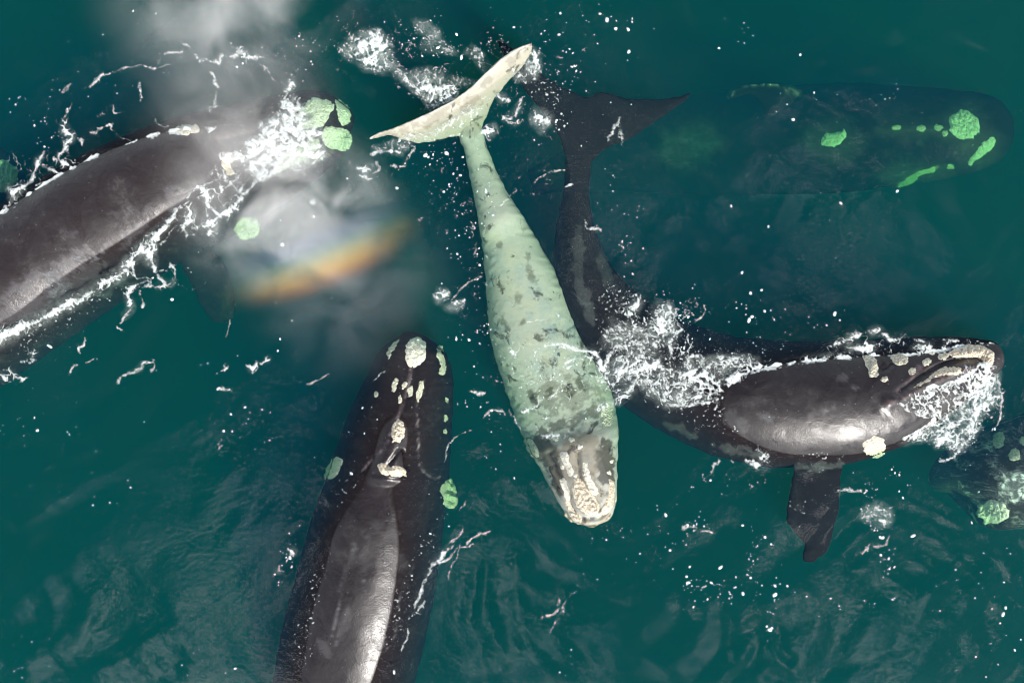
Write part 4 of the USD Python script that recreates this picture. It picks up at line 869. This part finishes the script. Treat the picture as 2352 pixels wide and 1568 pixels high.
    # the sheet of water that pours off the lifted snout clings to the skin
    veil = cover([(G_([(700, 540), (760, 470), (900, 440), (1060, 420), (1180, 340), (1290, 240), (1350, 230), (1400, 330), (1330, 560), (1000, 620), (760, 600)]), 1.0)], 18.0)
    F = np.minimum(F, np.clip((0.045 + 0.7 * veil + 0.03 * fine - rise) * 30, -1, 1))
    F = ndimage.gaussian_filter(F, 0.5) + 0.45
    F[0] = F[-1] = -1; F[:, 0] = F[:, -1] = -1
    base = np.maximum(sea, np.where(skin > -5, np.where(veil > .2, skin + 0.004, np.minimum(rise + sea, sea + 0.08)), -9))

    # contours become thin domes of froth, one object for each patch of the sea
    pos = F > 0
    comp, n = ndimage.label(pos, np.ones((3, 3)))
    cen = np.array(ndimage.center_of_mass(pos, comp, np.arange(1, n + 1)))
    size = ndimage.sum_labels(pos, comp, np.arange(1, n + 1))
    cu, cv = gu[0, 0] + cen[:, 1] * st, gv[0, 0] + cen[:, 0] * st
    spots = np.array([(620, 320, 0), (700, 250, 0), (560, 420, 0), (60, 380, 1), (150, 330, 1), (40, 500, 1), (300, 620, 2), (120, 730, 2), (420, 520, 2), (400, 170, 3), (560, 130, 3), (200, 180, 3), (880, 130, 4), (1000, 200, 4), (1130, 230, 4), (920, 340, 4), (1230, 180, 4), (1200, 820, 5), (1420, 850, 5), (1500, 760, 5), (1600, 880, 5),
                      (1800, 840, 6), (1750, 1000, 6), (2000, 790, 6), (2180, 950, 7), (2250, 880, 7), (2100, 1000, 7), (1000, 1330, 8), (950, 1450, 8), (700, 1300, 8), (560, 960, 9), (250, 870, 9), (1050, 680, 10), (1120, 600, 10), (1100, 1000, 10), (1500, 500, 11), (1450, 340, 11), (1430, 600, 11), (2020, 1170, 12), (1700, 1120, 12), (1850, 1080, 12), (1450, 1200, 13), (1350, 1280, 13)], float)
    lab = spots[cKDTree(spots[:, :2]).query(np.stack([cu, cv], 1))[1], 2].astype(int)
    lab = np.r_[-1, np.where(size < 2, -1, lab)]
    owner = lab[comp]
    owner = np.where(owner >= 0, owner, ndimage.grey_dilation(owner, (3, 3)))
    names = ['thick white foam boiling over the head of the dark whale at left', 'white foam threads trailing behind the upper side of the dark left whale', 'white foam band along the lower flank of the dark left whale', 'thin arcs of white foam in the mist above the left whale',
             'white churned water around the raised flukes of the pale whale', 'white foam web where the pale whale and the black whale meet', 'bright foam rim along the back of the black whale at right', 'heap of white foam at the mouth of the black whale at right', 'thin white foam lines along the right flank of the bottom whale',
             'small white foam flecks on the open water between left and bottom whales', 'specks of foam along the left flank of the pale whale', 'specks of foam over the tail of the black whale', 'foam flecks around the flipper of the black whale', 'small foam flecks and sun glints laid as foam on the water beyond the pale snout']
    nx = shape[1]
    cells = np.stack([F[:-1, :-1], F[:-1, 1:], F[1:, 1:], F[1:, :-1]], -1)
    code = ((cells > 0) * np.array([1, 2, 4, 8])).sum(-1)
    own = np.maximum.reduce([owner[:-1, :-1], owner[:-1, 1:], owner[1:, 1:], owner[1:, :-1]])
    table = {1: [(0, 4, 7)], 2: [(1, 5, 4)], 4: [(2, 6, 5)], 8: [(3, 7, 6)], 3: [(0, 1, 5, 7)], 6: [(1, 2, 6, 4)], 12: [(2, 3, 7, 5)], 9: [(3, 0, 4, 6)], 5: [(0, 4, 7), (2, 6, 5)], 10: [(1, 5, 4), (3, 7, 6)], 7: [(0, 1, 2, 6, 7)], 14: [(1, 2, 3, 7, 4)], 13: [(2, 3, 0, 4, 5)], 11: [(3, 0, 1, 5, 6)], 15: [(0, 1, 2, 3)]}
    N = shape[0] * nx
    top = base + 0.004 + 0.030 * np.sqrt(np.clip(F - 0.2, 0, 1)) * (0.7 + 0.5 * np.clip(fine + 0.3, 0, 1)) + 0.05 * np.clip(churn - .25, 0, 1) * np.clip(F - .2, 0, 1) * (1 + fine)
    pts_node = at(gu, gv, top).reshape(-1, 3)
    for g, label in enumerate(names):
        tris = []
        for c, polys in table.items():
            j, i = np.nonzero((code == c) & (own == g))
            if not len(j):
                continue
            n0 = j * nx + i
            ids = np.stack([n0, n0 + 1, n0 + nx + 1, n0 + nx, N + n0, 2 * N + n0 + 1, N + n0 + nx, 2 * N + n0], 1)
            for poly in polys:
                for q in range(1, len(poly) - 1):
                    tris.append(ids[:, [poly[0], poly[q + 1], poly[q]]])
        if not tris:
            continue
        tris = np.vstack(tris)
        uid, inv = np.unique(tris, return_inverse=True)
        P = np.empty((len(uid), 3))
        froth = np.zeros(len(uid))
        froth[uid < N] = F.ravel()[uid[uid < N]]
        kind = uid // N
        P[kind == 0] = pts_node[uid[kind == 0]]
        for kk, off in ((1, 1), (2, nx)):
            a = uid[kind == kk] - kk * N
            fa, fb = F.ravel()[a], F.ravel()[a + off]
            t = np.clip(fa / (fa - fb + 1e-12), 0.02, .98)
            uu, vv = gu.ravel()[a] * (1 - t) + gu.ravel()[a + off] * t, gv.ravel()[a] * (1 - t) + gv.ravel()[a + off] * t
            P[kind == kk] = at(uu, vv, base.ravel()[a] * (1 - t) + base.ravel()[a + off] * t - 0.003)
        prim = put('sea_foam', (P, inv.reshape(-1, 3)), FOAM_M, smooth=True)
        UsdGeom.PrimvarsAPI(prim).CreatePrimvar('froth', Sdf.ValueTypeNames.FloatArray, 'vertex').Set(Vt.FloatArray.FromNumpy(froth.astype(np.float32)))
        tag(prim, label, 'foam', kind='stuff')
    # water milky with bubbles under the thickest foam
    milk = ndimage.gaussian_filter(np.maximum(churn * 1.1, halo * np.clip(w / 9, 0, 1) * 0.55 * (d < 60)), 4.0)
    q = 3
    mu, mv, mk, ms, mr = gu[::q, ::q], gv[::q, ::q], milk[::q, ::q], sea[::q, ::q], skin[::q, ::q]
    froth = np.clip(mk * (1.5 + 0.9 * fbm(mu / 16, mv / 16, 3, 185)) - 0.10, 0, 1)
    cell = np.maximum.reduce([froth[:-1, :-1], froth[:-1, 1:], froth[1:, 1:], froth[1:, :-1]]) > 0.02
    cell &= np.maximum.reduce([mr[:-1, :-1], mr[:-1, 1:], mr[1:, 1:], mr[1:, :-1]]) < 0.03
    V = at(mu, mv, np.maximum(ms - 0.09, np.where(mr > -0.6, np.minimum(mr, ms - 0.03) + 0.012, -9))).reshape(-1, 3)
    i = np.arange(mu.size).reshape(mu.shape)
    comp, n = ndimage.label(ndimage.binary_dilation(cell, iterations=2))
    home = spots[cKDTree(spots[:, :2]).query(np.stack([mu[:-1, :-1][cell], mv[:-1, :-1][cell]], 1))[1], 2]
    words = {0: 'milky bubble-filled water under the foam at the head of the left whale', 2: 'milky water along the lower flank of the dark left whale', 4: 'milky churned water beside the flukes of the pale whale', 5: 'milky water where the pale whale and the black whale touch', 7: 'milky water below the mouth of the black whale at right'}
    merge = {1: 2, 3: 0, 6: 5, 10: 5, 11: 4, 8: 5, 9: 2, 12: 7, 13: 5}
    home = np.array([merge.get(int(h), int(h)) for h in home])
    A0, B0, C0, D0 = i[:-1, :-1][cell], i[:-1, 1:][cell], i[1:, 1:][cell], i[1:, :-1][cell]
    for h, label in words.items():
        k = home == h
        if not k.any():
            continue
        tri = np.vstack([np.stack([A0[k], C0[k], B0[k]], 1), np.stack([A0[k], D0[k], C0[k]], 1)])
        uid, inv = np.unique(tri, return_inverse=True)
        prim = put('milky_water', (V[uid], inv.reshape(-1, 3)), MILK_M, smooth=True)
        UsdGeom.PrimvarsAPI(prim).CreatePrimvar('froth', Sdf.ValueTypeNames.FloatArray, 'vertex').Set(Vt.FloatArray.FromNumpy(froth.ravel()[uid].astype(np.float32)))
        tag(prim, label, 'bubbles', kind='stuff')
    return skin, gu, gv, st


skin_map, chart_u, chart_v, chart_step = build_foam()


def flecks():
    """Loose bubbles and clots of foam, each a small flattened dome."""
    rng = np.random.default_rng(33)
    P = []
    fields = [  # centre, spread, turn, count, mean radius (chart units)
        (80, 240, 70, 60, 0, 130, 1.3), (110, 300, 50, 60, 0, 90, 1.4), (230, 60, 120, 50, 0, 90, 1.0), (300, 160, 160, 60, -20, 140, 1.1), (560, 130, 130, 40, 0, 120, 1.2), (700, 110, 110, 45, -20, 140, 1.2), (800, 60, 110, 40, -10, 130, 1.2), (1000, 110, 150, 70, 20, 420, 1.3), (1120, 90, 100, 50, 0, 160, 1.2), (1290, 130, 70, 80, 0, 260, 1.5), (1320, 190, 60, 60, 0, 120, 1.4),
        (1400, 60, 120, 50, 0, 60, 1.7), (1450, 130, 90, 90, 0, 40, 1.5), (1250, 260, 90, 60, 30, 240, 1.4), (1010, 360, 110, 50, -20, 200, 1.4), (1080, 480, 60, 110, 20, 240, 1.4), (1040, 430, 50, 60, 0, 120, 1.2), (1080, 620, 50, 90, 10, 220, 1.4), (1090, 760, 60, 70, 20, 160, 1.4), (1430, 610, 40, 110, 12, 260, 1.4), (1420, 480, 40, 80, 0, 80, 1.5), (1560, 720, 70, 60, -20, 260, 1.4), (1760, 720, 110, 50, 5, 110, 1.6), (1720, 800, 130, 30, -5, 140, 1.4), (1900, 750, 120, 50, 0, 70, 1.4),
        (1950, 250, 120, 60, 0, 60, 1.2), (2080, 220, 60, 40, 0, 40, 1.1), (1800, 250, 120, 50, 0, 40, 1.2), (1700, 90, 100, 60, 0, 30, 1.3), (1900, 500, 300, 90, 0, 30, 1.3), (560, 960, 60, 26, -35, 90, 2.0), (610, 1000, 80, 50, -35, 70, 1.2), (670, 1270, 22, 46, 10, 90, 2.0), (660, 1330, 30, 30, 0, 40, 1.6), (100, 1000, 90, 90, 0, 110, 1.1), (60, 980, 50, 40, 0, 60, 1.3), (250, 1060, 160, 60, -30, 90, 1.1), (300, 1150, 120, 80, -30, 80, 1.0), (420, 880, 120, 40, -10, 60, 1.2),
        (840, 1160, 40, 70, 10, 40, 1.0), (790, 1120, 40, 60, 15, 90, 1.1), (1010, 1180, 40, 50, 0, 50, 1.3), (880, 990, 60, 100, 15, 80, .9), (1830, 1160, 25, 60, 0, 70, 1.4), (1690, 1120, 140, 24, 5, 130, 1.4), (1600, 1210, 40, 30, 0, 80, 1.3), (1640, 1350, 130, 26, 5, 180, 1.4), (1740, 1290, 26, 110, 8, 150, 1.8), (1770, 1390, 24, 90, 6, 120, 1.7), (1920, 1390, 130, 40, 0, 110, 1.5), (2000, 1180, 28, 90, -8, 220, 1.7), (2050, 1110, 60, 40, 0, 80, 1.5), (2030, 1290, 40, 40, 20, 110, 1.6), (2250, 1330, 80, 130, 10, 70, 1.8), (2300, 1450, 60, 100, 0, 50, 1.9),
        (1500, 1240, 110, 70, -20, 160, 1.3), (1560, 1350, 130, 60, 0, 120, 1.3), (1320, 1420, 30, 140, 8, 90, 1.4), (1160, 1080, 60, 90, 0, 60, 1.1), (1100, 920, 60, 60, 0, 140, 1.3), (1270, 880, 90, 60, 10, 200, 1.4), (1400, 1220, 70, 26, 10, 80, 1.3), (2120, 900, 120, 50, -25, 260, 1.4), (2240, 1000, 60, 60, 0, 120, 1.4), (1850, 1020, 110, 26, -4, 220, 1.4), (150, 790, 90, 40, -35, 110, 1.3), (420, 640, 70, 60, 0, 110, 1.4), (700, 400, 120, 100, 0, 90, 1.1), (760, 520, 90, 60, 0, 50, 1.2), (640, 700, 90, 60, 0, 40, 1.2), (820, 470, 80, 80, 0, 60, 1.2), (60, 1500, 90, 60, 0, 90, 1.2), (500, 1500, 160, 50, -20, 80, 1.0), (870, 1320, 34, 40, 10, 130, 1.0), (250, 380, 120, 60, 0, 70, 1.1),
    ]
    for u, v, a, b, turn, n, r in fields:
        n = int(n * 0.5)
        x, y = rng.normal(0, .55, (2, n))
        c, s = math.cos(math.radians(turn)), math.sin(math.radians(turn))
        uu, vv = u + x * a * c - y * b * s, v + x * a * s + y * b * c
        # clotted together by the drift
        k = nz(uu / 22, vv / 22, 150) + rng.normal(0, .30, n) > 0.04
        rr = r * 0.60 * np.exp(rng.normal(-.08, .65, n))
        P.append(np.stack([uu, vv, rr], 1)[k])
    P.append(np.array([[1378, 32, 3], [1394, 47, 4.4], [1414, 66, 4], [1443, 68, 4], [1444, 119, 4.6], [1284, 80, 3.2], [1287, 31, 3], [1651, 111, 3], [1838, 126, 3.2], [1822, 275, 4], [1870, 213, 2.6], [2061, 439, 3.4], [1931, 467, 3.4], [1765, 520, 3], [648, 562, 5], [643, 778, 2.6], [638, 805, 2.6], [720, 497, 4], [1704, 626, 3.6], [1720, 735, 6], [1727, 727, 4], [1724, 673, 3.6], [1749, 666, 2.8], [2097, 1230, 4.5], [2022, 1233, 4], [2028, 1234, 4], [1706, 1206, 3], [2241, 961, 4], [2304, 1411, 6], [2310, 1395, 4], [800, 1332, 3.2], [722, 1050, 1], [905, 1542, 4], [1706, 1362, 4], [1780, 1345, 3.4]]))
    P = np.vstack(P)
    i = np.clip(((P[:, 0] - chart_u[0, 0]) / chart_step).astype(int), 0, chart_u.shape[1] - 1)
    j = np.clip(((P[:, 1] - chart_v[0, 0]) / chart_step).astype(int), 0, chart_u.shape[0] - 1)
    P = P[(skin_map[j, i] < 0.0) & (P[:, 2] > .5)]
    n = len(P)
    a = np.linspace(0, 2 * np.pi, 7, endpoint=False)
    st = rng.uniform(.7, 1.35, n); th = rng.uniform(0, np.pi, n)
    rad = np.minimum(P[:, 2], 5.0)[:, None] * (1 + .22 * rng.uniform(-1, 1, (n, 7)))
    ex, ey = rad * np.cos(a) * st[:, None], rad * np.sin(a) / st[:, None]
    U = P[:, :1] + ex * np.cos(th)[:, None] - ey * np.sin(th)[:, None]
    W = P[:, 1:2] + ex * np.sin(th)[:, None] + ey * np.cos(th)[:, None]
    g0 = at(P[:, 0], P[:, 1], 0)
    z0 = wave(g0[:, 0], g0[:, 1])
    h = np.clip(P[:, 2] * 0.0108 * 0.7, .008, .03)
    base = at(U, W, (z0 - .006)[:, None] + 0 * U)
    mid = at(P[:, :1] + .6 * (U - P[:, :1]), P[:, 1:2] + .6 * (W - P[:, 1:2]), (z0 + .75 * h)[:, None] + 0 * U)
    tip = at(P[:, 0], P[:, 1], z0 + h)[:, None]
    V = np.concatenate([base, mid, tip], 1)
    q, r = np.arange(7), (np.arange(7) + 1) % 7
    f = np.vstack([np.stack([q, r + 7, r], 1), np.stack([q, q + 7, r + 7], 1), np.stack([q + 7, np.full(7, 14), r + 7], 1)])
    F = (f[None] + 15 * np.arange(n)[:, None, None]).reshape(-1, 3)
    F = F[:, [0, 2, 1]]
    tag(put('scattered_foam', (V.reshape(-1, 3), F), BUBBLE_M, smooth=True), 'loose white bubbles and foam flecks strewn over the whole sea surface', 'foam', kind='stuff')


flecks()

# ---------------------------------------------------------------- the whale's blow: droplets hanging in the air
def mist(name, centre, size, turn, density, low, high, scale, label, seed, power=2.0, bands=None):
    g = trimesh.creation.icosphere(4, 1.0)
    g.vertices *= 1 + 0.10 * fbm(g.vertices[:, 0] * 2 + seed, g.vertices[:, 1] * 2 + g.vertices[:, 2] * 2, 3, 160 + seed)[:, None]
    R = trimesh.transformations.rotation_matrix(turn, [0, 0, 1])[:3, :3]
    v = (g.vertices * np.asarray(size)) @ R.T + np.asarray(centre)
    nodes = {
        'geo': ('geometry', {}),
        'loc': ('mapping', {'mapping_type': 'texture', 'location': tuple(centre), 'rotation': (0, 0, turn), 'scale': tuple(size)}),
        'len': ('vector_math', {'math_type': 'length'}),
        'fall': ('map_range', {'from_min': 0.95, 'from_max': 0.0, 'to_min': 0.0, 'to_max': 1.0, 'clamp': True}),
        'pow': ('math', {'math_type': 'power', 'value2': power}),
        'noise': ('noise_texture', {'scale': scale, 'detail': 7.0, 'roughness': 0.64, 'distortion': 0.9}),
        'cut': ('map_range', {'from_min': low, 'from_max': high, 'to_min': 0.0, 'to_max': 1.0, 'clamp': True}),
        'mul': ('math', {'math_type': 'multiply'}),
        'den': ('math', {'math_type': 'multiply', 'value2': density}),
        'vol': ('principled_volume', {'color': (0.99, 0.985, 0.97), 'anisotropy': -0.35}),
    }
    links = [('geo.position', 'loc.vector'), ('loc.vector', 'len.vector1'), ('len.value', 'fall.value'), ('fall.result', 'pow.value1'), ('geo.position', 'noise.vector'), ('noise.fac', 'cut.value'), ('pow.value', 'mul.value1'), ('cut.result', 'mul.value2'), ('mul.value', 'den.value1'), ('den.value', 'vol.density')]
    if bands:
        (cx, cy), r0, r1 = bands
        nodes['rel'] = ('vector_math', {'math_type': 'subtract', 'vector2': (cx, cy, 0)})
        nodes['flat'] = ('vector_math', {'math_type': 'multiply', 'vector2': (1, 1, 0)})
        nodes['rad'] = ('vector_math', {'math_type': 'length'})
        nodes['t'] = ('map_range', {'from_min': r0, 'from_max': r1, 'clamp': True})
        nodes['hue'] = ('rgb_ramp', {'ramp': [(0.0, (0.55, 0.60, 0.98)), (0.22, (0.36, 0.46, 0.95)), (0.38, (0.42, 0.68, 0.60)), (0.52, (0.85, 0.76, 0.30)), (0.70, (1.0, 0.55, 0.10)), (0.88, (0.95, 0.28, 0.03)), (1.0, (0.7, 0.2, 0.05))]})  # rainbow light put into the mist colour, fixed by position
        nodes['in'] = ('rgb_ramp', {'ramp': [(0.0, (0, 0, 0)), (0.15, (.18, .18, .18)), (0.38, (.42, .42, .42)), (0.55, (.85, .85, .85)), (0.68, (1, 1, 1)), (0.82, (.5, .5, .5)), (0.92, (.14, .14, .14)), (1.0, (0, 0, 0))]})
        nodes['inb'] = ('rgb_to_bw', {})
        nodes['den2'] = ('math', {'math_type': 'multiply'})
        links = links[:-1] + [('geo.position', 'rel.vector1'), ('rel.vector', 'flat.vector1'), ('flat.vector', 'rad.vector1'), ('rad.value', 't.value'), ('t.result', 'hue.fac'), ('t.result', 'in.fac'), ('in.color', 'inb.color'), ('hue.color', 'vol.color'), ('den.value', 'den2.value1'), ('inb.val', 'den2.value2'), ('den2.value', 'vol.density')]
    m = M(name + str(seed), nodes, links, volume='vol.volume')
    tag(put(name, (v, g.faces), m, smooth=True), label, 'mist' if not bands else 'rainbow', kind='stuff')


mist('blow_mist', at(660, 480, 1.4), (3.2, 2.5, 1.2), 0.25, 2.1, 0.42, 0.70, 0.75, 'grey-white mist of the blow drifting beside the left whale', 1)
mist('blow_mist', at(560, 320, 1.6), (2.9, 3.0, 1.3), 0.5, 0.50, 0.38, 0.68, 0.8, 'thin grey mist over the head of the left whale', 2)
mist('blow_mist', at(525, -10, 1.9), (3.6, 4.0, 1.5), 0.5, 0.75, 0.44, 0.70, 0.55, 'faint tall plume of mist at the top edge above the left whale', 3)
mist('blow_mist', at(800, 640, 1.3), (3.2, 3.2, 1.1), 0.3, 0.22, 0.38, 0.66, 0.7, 'faint veil of mist on the open water right of the rainbow', 4)
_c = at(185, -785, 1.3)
mist('rainbow_mist', at(735, 575, 1.25), (2.9, 1.9, 0.9), 0.40, 1.7, 0.32, 0.60, 0.9, 'short rainbow band, blue to orange, tinted into the drifting mist', 5, bands=((float(_c[0]), float(_c[1])), 14.15, 15.75))
